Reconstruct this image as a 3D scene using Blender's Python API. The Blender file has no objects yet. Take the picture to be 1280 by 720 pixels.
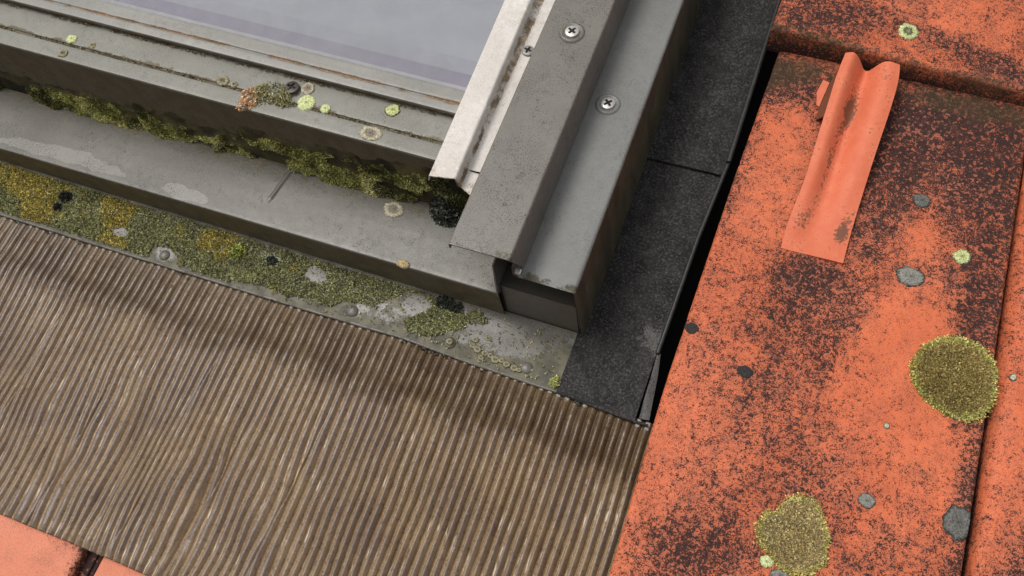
import bpy, math, random
import numpy as np
from mathutils import Matrix, Vector

random.seed(7)
C = bpy.context.scene.collection
SC = bpy.context.scene

# ------------------------------------------------------------------ roof frame
# everything is measured on the roof: u along the eaves, v up the slope, w out of it
PITCH = math.radians(35)
ROOF = Matrix.Translation((0, 0, 4.0)) @ Matrix.Rotation(PITCH, 4, 'X')
H = 0.8                                   # height of the lens above the roof, metres
RC = np.array([[0.93309946, 0.34603713, -0.09789639],
               [0.27796777, -0.86671866, -0.41416505],
               [-0.22816511, 0.35924514, -0.90492188]])
FPX = 1140.393

# ------------------------------------------------------------------ camera
cam_d = bpy.data.cameras.new('camera')
cam = bpy.data.objects.new('camera', cam_d)
C.objects.link(cam)
cam_d.sensor_width = 36
cam_d.lens = FPX / 1280 * 36
cam_d.clip_start = 0.01
cam_d.clip_end = 200
m = Matrix.Identity(4)
for i in range(3):
    m[i][0] = RC[0][i]; m[i][1] = -RC[1][i]; m[i][2] = -RC[2][i]
m[2][3] = H
cam.matrix_world = ROOF @ m
SC.camera = cam

# ------------------------------------------------------------------ light: bright overcast
sdir = (ROOF.to_3x3() @ Vector((-0.40, 0.10, 0.91))).normalized()
EL = math.asin(sdir.z)
AZ = math.atan2(sdir.x, sdir.y)
w = bpy.data.worlds.new('World'); SC.world = w; w.use_nodes = True
nt = w.node_tree
bg = nt.nodes['Background']
sky = nt.nodes.new('ShaderNodeTexSky'); sky.sky_type = 'NISHITA'; sky.sun_disc = False
sky.sun_elevation = EL; sky.sun_rotation = AZ
sky.air_density = 1.0; sky.dust_density = 3.0
hs = nt.nodes.new('ShaderNodeHueSaturation'); hs.inputs['Saturation'].default_value = 0.08
nt.links.new(sky.outputs[0], hs.inputs['Color']); nt.links.new(hs.outputs[0], bg.inputs['Color'])
bg.inputs['Strength'].default_value = 0.13
sd = bpy.data.lights.new('sun', 'SUN'); sd.energy = 1.5; sd.angle = math.radians(22); sd.color = (1, .95, .88)
so = bpy.data.objects.new('sun', sd); C.objects.link(so)
so.rotation_euler = sdir.to_track_quat('Z', 'Y').to_euler()
SC.view_settings.view_transform = 'Standard'
SC.view_settings.look = 'None'
SC.view_settings.exposure = 0.12
SC.view_settings.gamma = 1

# ------------------------------------------------------------------ small tools
def at(x, y, wz=0.0):
    """photo pixel -> roof point on the plane w = wz"""
    q = RC.T @ np.array([x - 640, y - 360, FPX]); t = (wz - H) / q[2]
    return np.array([q[0] * t, q[1] * t, wz])

def vnoise(x, y, seed=0):
    x = np.asarray(x, float); y = np.asarray(y, float)
    xi = np.floor(x).astype(np.int64); yi = np.floor(y).astype(np.int64)
    fx = x - xi; fy = y - yi
    fx = fx * fx * (3 - 2 * fx); fy = fy * fy * (3 - 2 * fy)
    def h(a, b):
        n = (a * 374761393 + b * 668265263 + seed * 974634521) & 0x7fffffff
        n = ((n ^ (n >> 13)) * 1274126177) & 0x7fffffff
        n = ((n ^ (n >> 16)) * 668265263) & 0x7fffffff
        return (n & 0xffff) / 65535.0
    return (h(xi, yi) * (1 - fx) + h(xi + 1, yi) * fx) * (1 - fy) + (h(xi, yi + 1) * (1 - fx) + h(xi + 1, yi + 1) * fx) * fy

def fbm(x, y, seed=0, o=3):
    s = 0; a = .5; t = 0
    for k in range(o):
        s = s + a * vnoise(np.asarray(x) * 2 ** k, np.asarray(y) * 2 ** k, seed + k * 17); t += a; a *= .55
    return s / t

def G(u, v, cu, cv, su, sv=None, rot=0.0):
    sv = sv or su
    c, s = math.cos(rot), math.sin(rot)
    a = (u - cu) * c + (v - cv) * s; b = -(u - cu) * s + (v - cv) * c
    return np.exp(-(a / su) ** 2 - (b / sv) ** 2)

def sstep(a, b, x):
    t = np.clip((x - a) / (b - a), 0, 1); return t * t * (3 - 2 * t)

def mesh(name, V, F, attrs=None, cols=None, smooth=True, sharp=38):
    me = bpy.data.meshes.new(name)
    V = np.asarray(V, np.float32)
    if isinstance(F, np.ndarray):
        k = F.shape[1]
        me.vertices.add(len(V)); me.vertices.foreach_set('co', V.ravel())
        me.loops.add(F.size); me.loops.foreach_set('vertex_index', F.ravel().astype(np.int32))
        me.polygons.add(len(F)); me.polygons.foreach_set('loop_start', (np.arange(len(F)) * k).astype(np.int32))
        me.update(calc_edges=True); me.validate()
    else:
        me.from_pydata([tuple(map(float, p)) for p in V], [], F); me.update()
    if smooth:
        me.polygons.foreach_set('use_smooth', np.ones(len(me.polygons), bool))
        if sharp: me.set_sharp_from_angle(angle=math.radians(sharp))
    for k, a in (attrs or {}).items():
        at_ = me.attributes.new(k, 'FLOAT', 'POINT'); at_.data.foreach_set('value', np.asarray(a, np.float32))
    if cols is not None:
        at_ = me.attributes.new('col', 'FLOAT_COLOR', 'POINT')
        cc = np.ones((len(V), 4), np.float32); cc[:, :3] = cols; at_.data.foreach_set('color', cc.ravel())
    return me

def tag(o, label=None, cat=None, group=None, kind=None):
    if label: o['label'] = label
    if cat: o['category'] = cat
    if group: o['group'] = group
    if kind: o['kind'] = kind
    return o

def thing(name, label, cat, loc=(0, 0, 0), group=None):
    o = bpy.data.objects.new(name, None); C.objects.link(o)
    o.empty_display_size = .02
    o.matrix_world = ROOF @ Matrix.Translation(Vector([float(c) for c in loc]))
    o['_loc'] = [float(c) for c in loc]
    return tag(o, label, cat, group)

def part(name, V, F, mat, parent=None, attrs=None, cols=None, smooth=True, sharp=38, loc=(0, 0, 0), label=None, root=None):
    """a mesh given in roof coordinates, linked as one object"""
    V = np.asarray(V, float)
    if parent is not None:
        r = root or parent
        V = V - np.array(r['_loc'])
    else:
        loc = [float(c) for c in loc]; V = V - np.array(loc)
    me = mesh(name, V, F, attrs, cols, smooth, sharp)
    me.materials.append(mat)
    o = bpy.data.objects.new(name, me); C.objects.link(o)
    if parent is not None:
        o.parent = parent
        if '_loc' in parent.keys(): o['_loc'] = list(parent['_loc'])
    else:
        o.matrix_world = ROOF @ Matrix.Translation(Vector(loc)); o['_loc'] = loc
    if label: o['label'] = label
    return o

def gridfaces(nv, nu, flip=False):
    i = np.arange(nv * nu).reshape(nv, nu)
    q = np.stack([i[:-1, :-1], i[:-1, 1:], i[1:, 1:], i[1:, :-1]], -1).reshape(-1, 4)
    return q[:, ::-1].copy() if flip else q

def solid_grid(P, t, down=None):
    """closed sheet: P (nv,nu,3) upper skin, thickness t downwards"""
    nv, nu, _ = P.shape
    Q = P.copy(); Q[..., 2] -= t
    if down is not None: Q[..., 2] = down
    V = np.concatenate([P.reshape(-1, 3), Q.reshape(-1, 3)])
    N = nv * nu
    F = [gridfaces(nv, nu), gridfaces(nv, nu, True) + N]
    i = np.arange(N).reshape(nv, nu)
    loop = np.concatenate([i[0, :], i[1:, -1], i[-1, -2::-1], i[-2:0:-1, 0]])
    nx = np.roll(loop, -1)
    F.append(np.stack([loop, loop + N, nx + N, nx], 1))
    return V, np.concatenate(F)

def skirt_grid(P, t):
    """upper skin with a turned-down edge of depth t all round"""
    nv, nu, _ = P.shape; N = nv * nu
    i = np.arange(N).reshape(nv, nu)
    loop = np.concatenate([i[0, :], i[1:, -1], i[-1, -2::-1], i[-2:0:-1, 0]])
    E_ = P.reshape(-1, 3)[loop].copy(); E_[:, 2] -= t
    j = np.arange(len(loop)) + N
    F = np.concatenate([gridfaces(nv, nu), np.stack([loop, j, np.roll(j, -1), np.roll(loop, -1)], 1)])
    return np.concatenate([P.reshape(-1, 3), E_]), F

def fillet(poly, r=.001, n=4):
    poly = [np.array(p, float) for p in poly]
    out = [poly[0]]
    for a, b, c in zip(poly, poly[1:], poly[2:]):
        la = np.linalg.norm(a - b); lc = np.linalg.norm(c - b)
        k = min(r, la * .45, lc * .45)
        p = b + (a - b) / la * k; q = b + (c - b) / lc * k
        for j in range(n + 1):
            t = j / n; out.append((1 - t) ** 2 * p + 2 * t * (1 - t) * b + t * t * q)
    out.append(poly[-1])
    return out

def subdiv(poly, step):
    out = [poly[0]]
    for a, b in zip(poly, poly[1:]):
        n = max(1, int(np.linalg.norm(b - a) / step))
        for j in range(1, n + 1): out.append(a + (b - a) * j / n)
    return np.array(out)

def sweep(poly, axis, a0, a1, segs=60, t=.0012, r=.001, step=.006, warp=.0002, seed=0, closed=False, wob=None):
    """extrude a profile along u (axis 'u', profile (v,w)) or along v (axis 'v', profile (u,w)).
    Sheet thickness t lies to the right-hand side of the profile."""
    p = subdiv(fillet(poly, r), step)
    d = np.gradient(p, axis=0); nrm = np.stack([d[:, 1], -d[:, 0]], 1)
    nrm /= np.linalg.norm(nrm, axis=1)[:, None] + 1e-12
    if closed: ring = p
    else: ring = np.concatenate([p, (p + nrm * t)[::-1]])
    n = len(ring)
    f0 = a0 if callable(a0) else (lambda q: np.full(len(q), a0))
    f1 = a1 if callable(a1) else (lambda q: np.full(len(q), a1))
    s0 = f0(ring); s1 = f1(ring)
    rows = []
    for k in range(segs + 1):
        a = s0 + (s1 - s0) * k / segs
        wv = warp * 2 * (fbm(a * 14 + seed * 3.1, ring[:, 0] * 60, seed, 2) - .5) if warp else 0
        if axis == 'u': R_ = np.stack([a, ring[:, 0], ring[:, 1] + wv], 1)
        else: R_ = np.stack([ring[:, 0], a, ring[:, 1] + wv], 1)
        rows.append(R_)
    V = np.concatenate(rows)
    if wob is not None: V = wob(V)
    i = np.arange(len(V)).reshape(segs + 1, n)
    j = np.roll(i, -1, 1)
    F = np.stack([i[:-1], j[:-1], j[1:], i[1:]], -1).reshape(-1, 4)
    if axis == 'v': F = F[:, ::-1].copy()
    if closed:
        caps = []
        F = F.tolist() + [list(map(int, i[0][::-1])), list(map(int, i[-1]))]
    else:
        h = len(p); k = np.arange(h - 1)
        c0 = np.stack([k, 2 * h - 1 - k, 2 * h - 2 - k, k + 1], 1)
        c1 = c0[:, ::-1] + segs * n
        if axis == 'v': c0, c1 = c0[:, ::-1], c1[:, ::-1]
        F = np.concatenate([F, c0, c1])
    return V, F

def box(u0, u1, v0, v1, w0, w1):
    V = [(u, v, w_) for w_ in (w0, w1) for v in (v0, v1) for u in (u0, u1)]
    F = [(0, 2, 3, 1), (4, 5, 7, 6), (0, 1, 5, 4), (2, 6, 7, 3), (0, 4, 6, 2), (1, 3, 7, 5)]
    return np.array(V, float), [list(f) for f in F]

# ------------------------------------------------------------------ materials
class M:
    def __init__(s, name):
        s.m = bpy.data.materials.new(name); s.m.use_nodes = True
        s.t = s.m.node_tree; s.n = s.t.nodes; s.b = s.n['Principled BSDF']
        tc = s.n.new('ShaderNodeTexCoord'); s.obj = tc.outputs['Object']
    def L(s, a, b): s.t.links.new(a, b)
    def put(s, v, sock):
        if hasattr(v, 'is_linked') or hasattr(v, 'links'): s.L(v, sock)
        elif isinstance(v, (tuple, list)): sock.default_value = (*v[:3], 1) if len(sock.default_value) == 4 else v
        else: sock.default_value = v
    def vec(s, sc=(1, 1, 1), off=(0, 0, 0)):
        mp = s.n.new('ShaderNodeMapping'); mp.inputs['Scale'].default_value = sc; mp.inputs['Location'].default_value = off
        s.L(s.obj, mp.inputs[0]); return mp.outputs[0]
    def noise(s, sc, det=3, ro=.55, v=None, dist=0):
        x = s.n.new('ShaderNodeTexNoise'); x.inputs['Scale'].default_value = sc; x.inputs['Detail'].default_value = det
        x.inputs['Roughness'].default_value = ro; x.inputs['Distortion'].default_value = dist
        s.L(v if v is not None else s.obj, x.inputs['Vector']); return x.outputs[0]
    def voro(s, sc, v=None, feat='F1', out=0):
        x = s.n.new('ShaderNodeTexVoronoi'); x.inputs['Scale'].default_value = sc; x.feature = feat
        s.L(v if v is not None else s.obj, x.inputs['Vector']); return x.outputs[out]
    def mt(s, op, a, b=0.0, c=0.0):
        x = s.n.new('ShaderNodeMath'); x.operation = op
        for i, q in enumerate((a, b, c)): s.put(q, x.inputs[i])
        return x.outputs[0]
    def ss(s, x, a, b, o0=0.0, o1=1.0):
        r = s.n.new('ShaderNodeMapRange'); r.interpolation_type = 'SMOOTHSTEP'
        s.put(x, r.inputs[0])
        for i, q in zip((1, 2, 3, 4), (a, b, o0, o1)): s.put(q, r.inputs[i])
        return r.outputs[0]
    def mix(s, f, a, b):
        x = s.n.new('ShaderNodeMix'); x.data_type = 'RGBA'
        s.put(f, x.inputs[0]); s.put(a, x.inputs[6]); s.put(b, x.inputs[7]); return x.outputs[2]
    def attr(s, name, col=False):
        x = s.n.new('ShaderNodeAttribute'); x.attribute_name = name
        return x.outputs['Color'] if col else x.outputs['Fac']
    def bump(s, h, st, dist=.001):
        x = s.n.new('ShaderNodeBump'); x.inputs['Strength'].default_value = st; x.inputs['Distance'].default_value = dist
        s.L(h, x.inputs['Height']); s.L(x.outputs[0], s.b.inputs['Normal'])
    def out(s, col, rough, metal=0.0, spec=.5):
        s.put(col, s.b.inputs['Base Color']); s.put(rough, s.b.inputs['Roughness'])
        s.b.inputs['Metallic'].default_value = metal; s.put(spec, s.b.inputs['Specular IOR Level'])
        return s.m

def metal(name, base, base2, dirt1, dirt2, pale, speckc=(.04, .037, .033), speck=.5, rough=.36, fine=.8, stretch=(1, 1, 1), fleck=3, spec=.5, grit=False):
    """lacquered aluminium: weathered, specked, with stains where the vertex attributes dirt / pale say"""
    k = M(name)
    big = k.noise(11, 4); mid = k.noise(150, 4, .6); fin = k.noise(620, 2, .6)
    grain = k.noise(1500, 1)
    col = k.mix(k.ss(big, .32, .68), base, base2)
    col = k.mix(k.ss(mid, .25, .75, 0, .35), col, tuple(c * .72 for c in base))
    col = k.mix(k.ss(grain, .3, .7, 0, .22 * fine), col, tuple(c * .55 for c in base))
    # pale water stains with crisp outline
    pm = k.ss(k.mt('ADD', k.attr('pale'), k.mt('MULTIPLY', k.mt('SUBTRACT', k.noise(55, 3), .5), .9)), .47, .53)
    col = k.mix(k.mt('MULTIPLY', pm, .8), col, pale)
    # specks of black lichen, gathered in clusters
    clus = k.ss(k.noise(42, 3), .42, .66)
    sp = k.ss(k.mt('ADD', k.mt('MULTIPLY', fin, .75), k.mt('MULTIPLY', mid, .25)), k.mt('SUBTRACT', .655, k.mt('MULTIPLY', clus, .10)), k.mt('SUBTRACT', .70, k.mt('MULTIPLY', clus, .10)))
    col = k.mix(k.mt('MULTIPLY', sp, speck), col, speckc)
    pep = k.noise(980, 1, .5)
    pth = k.mt('SUBTRACT', .645, k.mt('MULTIPLY', k.ss(k.noise(26, 3), .35, .65), .12))
    col = k.mix(k.mt('MULTIPLY', k.ss(pep, pth, k.mt('ADD', pth, .05)), min(1, speck * .95)), col, tuple(c * 1.3 for c in speckc))
    # grime
    sv = k.vec(stretch)
    gn = k.mt('ADD', k.mt('MULTIPLY', k.noise(90, 5, .65, sv), .7), k.mt('MULTIPLY', fin, .3))
    dm = k.ss(k.mt('ADD', k.attr('dirt'), k.mt('MULTIPLY', k.mt('SUBTRACT', gn, .5), 1.7)), .38, .62)
    dc = k.mix(k.ss(k.noise(60, 4, .6, sv), .35, .65), dirt1, dirt2)
    if grit:
        gr = k.ss(k.mt('ADD', k.noise(400, 4, .7), k.mt('MULTIPLY', k.mt('SUBTRACT', k.noise(38, 3), .5), .25)), .50, .64)
        dc = k.mix(k.mt('MULTIPLY', gr, .75), dc, (.078, .073, .072))
    dc = k.mix(k.ss(fin, .57, .70, 0, .6), dc, tuple(c * fleck for c in dirt1))
    col = k.mix(dm, col, dc)
    ro = k.mt('ADD', k.mt('ADD', rough - .08, k.mt('MULTIPLY', mid, .18)), k.mt('MULTIPLY', dm, .25))
    k.bump(k.mt('ADD', k.mt('MULTIPLY', grain, .3), k.mt('ADD', k.mt('MULTIPLY', sp, .4), k.mt('MULTIPLY', k.mt('MULTIPLY', dm, gn), 1.6))), .35, .0006)
    return k.out(col, ro, 0.0, spec)

GREY = (.215, .195, .172); GREY2 = (.255, .238, .215)
mat_cover = metal('lacquer_warm_grey', (.158, .145, .125), (.192, .178, .155), (.06, .05, .036), (.11, .09, .06), (.33, .31, .28), speck=1.0, speckc=(.055, .05, .043))
mat_outer = metal('lacquer_cool_grey', (.172, .174, .167), (.206, .208, .200), (.042, .036, .022), (.075, .068, .038), (.33, .32, .30), speck=.55, speckc=(.09, .085, .08), stretch=(1, 1, .25))
mat_ledge = metal('lacquer_ledge', (.112, .105, .087), (.150, .142, .121), (.085, .070, .042), (.120, .100, .062), (.215, .206, .182), speck=.75)
mat_rail = metal('lacquer_rail', (.195, .188, .160), (.245, .238, .208), (.080, .066, .040), (.112, .095, .058), (.37, .36, .33), speck=.35)
mat_strip = metal('lead_strip', (.125, .115, .10), (.165, .152, .132), (.060, .053, .036), (.13, .118, .075), (.165, .156, .138), speck=.8)
mat_gutter = metal('gutter_metal', (.095, .088, .086), (.13, .12, .116), (.012, .011, .011), (.026, .024, .024), (.10, .093, .088), speck=.9, speckc=(.014, .014, .014), rough=.5, fleck=9, spec=.22, grit=True)
mat_bead = None
mat_lip = metal('lacquer_sash', (.225, .220, .195), (.27, .264, .238), (.22, .14, .085), (.13, .095, .06), (.38, .37, .35), speck=.25)
mat_bare = metal('worn_aluminium', (.60, .55, .50), (.76, .72, .68), (.14, .10, .065), (.36, .24, .12), (.74, .70, .66), speck=.22, speckc=(.12, .10, .085), rough=.4)
mat_box_shade = metal('box_metal_shaded', (.050, .043, .035), (.062, .054, .044), (.05, .045, .03), (.07, .06, .04), (.12, .11, .1), speck=.3)  # box metal darkened, shade under the outer cover painted in

mat_plate = metal('plate_metal', (.125, .110, .090), (.15, .134, .112), (.06, .052, .035), (.08, .07, .045), (.2, .18, .16), speck=.4)  # same metal kept lighter for the front face, outside that painted shade

def simple(name, col, rough=.6, metal_=0.0, var=.25, sc=200):
    k = M(name)
    n = k.noise(sc, 4)
    c = k.mix(k.ss(n, .3, .7), tuple(x * (1 - var) for x in col), tuple(min(1, x * (1 + var)) for x in col))
    k.bump(n, .2, .0005)
    return k.out(c, rough, metal_)
mat_dark = simple('dark_timber', (.030, .024, .018), .8)
mat_felt = simple('roofing_felt', (.012, .011, .011), .9)
mat_bead = simple('dark_lacquer', (.030, .028, .027), .36, 0, .25, 300)
mat_steel = simple('zinc_screw', (.50, .485, .46), .38, .55, .2, 500)
mat_brownscrew = simple('brown_screw', (.055, .035, .032), .45, .0, .2, 500)
mat_recess_shade = simple('recess_shade', (.02, .018, .016), .8)  # near-black colour paints the shade inside the cross

def m_tile(name, orange, orange2, dirtc=(.021, .0155, .0165)):
    k = M(name)
    big = k.noise(14, 4); mid = k.noise(70, 5, .62); fin = k.noise(290, 4, .65); fin2 = k.noise(900, 3, .65)
    col = k.mix(k.ss(big, .3, .7), orange, orange2)
    col = k.mix(k.ss(fin, .35, .75, 0, .35), col, tuple(c * .78 for c in orange))
    d = k.attr('dirt')
    # thin brown film first, then the black crust with crisp flecks of clay showing through
    f1 = k.ss(k.mt('ADD', d, k.mt('MULTIPLY', k.mt('SUBTRACT', k.mt('ADD', k.mt('MULTIPLY', mid, .6), k.mt('MULTIPLY', fin, .4)), .5), 1.5)), .22, .95)
    col = k.mix(k.mt('MULTIPLY', f1, .8), col, k.mix(k.ss(big, .4, .6), (.23, .066, .034), (.20, .075, .05)))
    sp = k.mt('ADD', k.mt('MULTIPLY', mid, .15), k.mt('ADD', k.mt('MULTIPLY', fin, .32), k.mt('MULTIPLY', fin2, .53)))
    chip = k.mt('MULTIPLY', k.ss(k.noise(300, 1, .5), .59, .63), .55)
    clot = k.mt('MULTIPLY', k.mt('SUBTRACT', k.noise(150, 3, .6), .5), .75)
    m2 = k.ss(k.mt('ADD', k.mt('SUBTRACT', k.mt('ADD', k.mt('MULTIPLY', d, .95), clot), chip), k.mt('MULTIPLY', k.mt('SUBTRACT', sp, .5), 3.8)), .44, .68)
    dc = k.mix(k.ss(fin2, .35, .7), dirtc, (.032, .026, .026))
    col = k.mix(k.mt('MULTIPLY', m2, .96), col, dc)
    g = k.ss(k.mt('ADD', k.attr('algae'), k.mt('MULTIPLY', k.mt('SUBTRACT', sp, .5), 2.2)), .45, .75)
    col = k.mix(k.mt('MULTIPLY', g, .75), col, k.mix(k.ss(fin2, .4, .6), (.030, .022, .012), (.070, .055, .028)))
    # sandy pepper over the whole face, thicker in some patches
    sand = k.noise(1500, 2, .6)
    sth = k.mt('SUBTRACT', .60, k.mt('ADD', k.mt('MULTIPLY', k.ss(k.noise(48, 4, .6), .35, .65), .09), k.mt('MULTIPLY', d, .06)))
    sm_ = k.ss(sand, sth, k.mt('ADD', sth, .07))
    col = k.mix(k.mt('MULTIPLY', sm_, .55), col, (.075, .038, .032))
    k.bump(k.mt('ADD', k.mt('MULTIPLY', fin2, .5), k.mt('MULTIPLY', m2, .4)), .55, .0006)
    return k.out(col, k.mt('ADD', .62, k.mt('MULTIPLY', m2, .15)), 0, k.mt('SUBTRACT', .32, k.mt('MULTIPLY', m2, .26)))
mat_tile = m_tile('clay_tile', (.62, .140, .054), (.70, .172, .072))
mat_tile_pale = m_tile('clay_tile_pale', (.64, .205, .115), (.70, .25, .15))

def m_clip():
    k = M('clay_clip')
    mid = k.noise(60, 4); fin = k.noise(420, 3)
    col = k.mix(k.ss(mid, .3, .7), (.61, .140, .066), (.66, .175, .086))
    col = k.mix(k.ss(fin, .4, .8, 0, .3), col, (.50, .12, .06))
    d = k.ss(k.mt('ADD', k.attr('dirt'), k.mt('MULTIPLY', k.mt('SUBTRACT', k.mt('ADD', k.mt('MULTIPLY', fin, .6), k.mt('MULTIPLY', mid, .4)), .5), 2.0)), .42, .72)
    col = k.mix(k.mt('MULTIPLY', d, .85), col, (.10, .05, .028))
    k.bump(fin, .25, .0004)
    return k.out(col, .6, 0, .35)
mat_clip = m_clip()

def m_apron():
    k = M('pleated_lead')
    st = k.noise(200, 3, .5, k.vec((1, .03, 1))); fin = k.noise(700, 3, .65); mid = k.noise(24, 4, .6); spot = k.noise(330, 3, .65)
    tan = k.attr('flank_tan'); crest = k.attr('crest'); damp = k.attr('dirt')
    col = k.mix(k.ss(mid, .3, .7), (.150, .092, .046), (.215, .140, .073))
    # grime film on the crests: purple brown, in patches along the sheet
    cm = k.ss(k.mt('ADD', k.mt('MULTIPLY', crest, .75), k.mt('ADD', k.mt('MULTIPLY', k.mt('SUBTRACT', k.noise(15, 3), .5), 2.0), k.mt('MULTIPLY', k.mt('SUBTRACT', fin, .5), .9))), .25, .85)
    col = k.mix(k.mt('MULTIPLY', cm, .8), col, k.mix(k.ss(st, .35, .65), (.105, .068, .056), (.070, .045, .040)))
    # thin pale tan line on the left flank of every pleat
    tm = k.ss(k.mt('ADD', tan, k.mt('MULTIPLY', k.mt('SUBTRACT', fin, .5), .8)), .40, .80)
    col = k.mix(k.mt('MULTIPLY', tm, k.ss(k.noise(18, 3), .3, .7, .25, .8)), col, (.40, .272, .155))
    col = k.mix(k.mt('MULTIPLY', k.ss(spot, .55, .64), .65), col, (.062, .038, .030))
    dm = k.ss(k.mt('ADD', damp, k.mt('MULTIPLY', k.mt('SUBTRACT', k.mt('ADD', k.mt('MULTIPLY', k.noise(60, 4), .7), k.mt('MULTIPLY', spot, .3)), .5), 1.3)), .20, .85)
    dampc = k.mix(k.ss(mid, .4, .6), (.066, .036, .015), (.096, .058, .024))
    dampc = k.mix(k.ss(spot, .52, .64, 0, .7), dampc, (.045, .024, .012))
    col = k.mix(k.mt('MULTIPLY', dm, .85), col, dampc)
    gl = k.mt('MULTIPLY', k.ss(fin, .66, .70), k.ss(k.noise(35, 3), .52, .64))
    col = k.mix(k.mt('MULTIPLY', gl, .8), col, (.62, .54, .48))  # small bright glints painted into the colour, in scattered patches
    flank_glint = k.mt('MULTIPLY', k.ss(k.noise(420, 2, .5, k.vec((1, .12, 1))), .57, .63), k.mt('MULTIPLY', k.ss(tan, .25, .5), k.ss(k.noise(22, 3), .44, .58)))
    col = k.mix(k.mt('MULTIPLY', flank_glint, .8), col, (.62, .53, .43))  # streaky glints painted along the tan flanks
    wht = k.ss(k.mt('ADD', k.attr('pale'), k.mt('MULTIPLY', k.mt('SUBTRACT', fin, .5), 1.8)), .5, .8)
    col = k.mix(k.mt('MULTIPLY', wht, .8), col, (.42, .41, .38))
    k.bump(fin, .35, .0006)
    return k.out(col, k.mt('ADD', .12, k.mt('MULTIPLY', fin, .32)), 0, .42)
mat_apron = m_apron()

def m_col(name, rough=.85, sc=900, amt=.45):
    k = M(name)
    c = k.attr('col', True); n = k.noise(sc, 3)
    x = k.n.new('ShaderNodeMix'); x.data_type = 'RGBA'; x.blend_type = 'MULTIPLY'
    x.inputs[0].default_value = 1
    k.L(c, x.inputs[6]); k.L(k.mix(k.ss(n, .3, .7), (1 - amt,) * 3, (1 + amt * .6,) * 3), x.inputs[7])
    k.bump(n, .4, .0006)
    return k.out(x.outputs[2], rough, 0, .3)
mat_moss = m_col('moss', .9, 500, .3)
mat_lichen = m_col('lichen_crust', .9, 900, .5)

def m_glass():
    k = M('window_glass')
    t = k.t; n = k.n
    film = k.noise(13, 5, .62, None, .8); dr = k.noise(140, 3); fine = k.noise(500, 2)
    tr = n.new('ShaderNodeBsdfTransparent'); tr.inputs[0].default_value = (.93, .93, .95, 1)
    gl = n.new('ShaderNodeBsdfGlossy'); gl.inputs['Roughness'].default_value = .04; gl.inputs[0].default_value = (.97, .97, 1, 1)
    df = n.new('ShaderNodeBsdfDiffuse'); df.inputs[0].default_value = (.37, .38, .385, 1)
    fr = n.new('ShaderNodeFresnel'); fr.inputs['IOR'].default_value = 1.6
    bp = n.new('ShaderNodeBump'); bp.inputs['Strength'].default_value = .06; bp.inputs['Distance'].default_value = .0004
    k.L(k.mt('MULTIPLY', k.ss(dr, .5, .62), k.ss(k.noise(16, 2), .5, .65)), bp.inputs['Height'])
    k.L(bp.outputs[0], gl.inputs['Normal']); k.L(bp.outputs[0], fr.inputs['Normal'])
    m1 = n.new('ShaderNodeMixShader'); k.L(fr.outputs[0], m1.inputs[0]); k.L(tr.outputs[0], m1.inputs[1]); k.L(gl.outputs[0], m1.inputs[2])
    m2 = n.new('ShaderNodeMixShader')
    k.L(k.mt('ADD', k.ss(film, .35, .7, .17, .31), k.mt('MULTIPLY', k.ss(fine, .62, .72), k.ss(dr, .5, .7, 0, .18))), m2.inputs[0])
    k.L(m1.outputs[0], m2.inputs[1]); k.L(df.outputs[0], m2.inputs[2])
    k.L(m2.outputs[0], n['Material Output'].inputs['Surface'])
    return k.m
mat_glass = m_glass()
def m_clear():
    k = M('clear_glass_face'); tr = k.n.new('ShaderNodeBsdfTransparent'); tr.inputs[0].default_value = (.97, .98, .98, 1)
    k.L(tr.outputs[0], k.n['Material Output'].inputs['Surface']); return k.m
mat_clear = m_clear()
mat_blind = simple('blind_cloth', (.43, .435, .47), .8, 0, .05, 40)
mat_spacer = simple('spacer_bar', (.28, .245, .32), .45, 0, .10, 60)
mat_spacer2 = simple('spacer_bar_light', (.50, .48, .49), .5, 0, .08, 60)

# ------------------------------------------------------------------ structure
V, F = box(-3, 3, -2.2, 3, -.10, -.085)
tag(part('roof_underlay', V, F, mat_felt, smooth=False), kind='structure')

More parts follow.
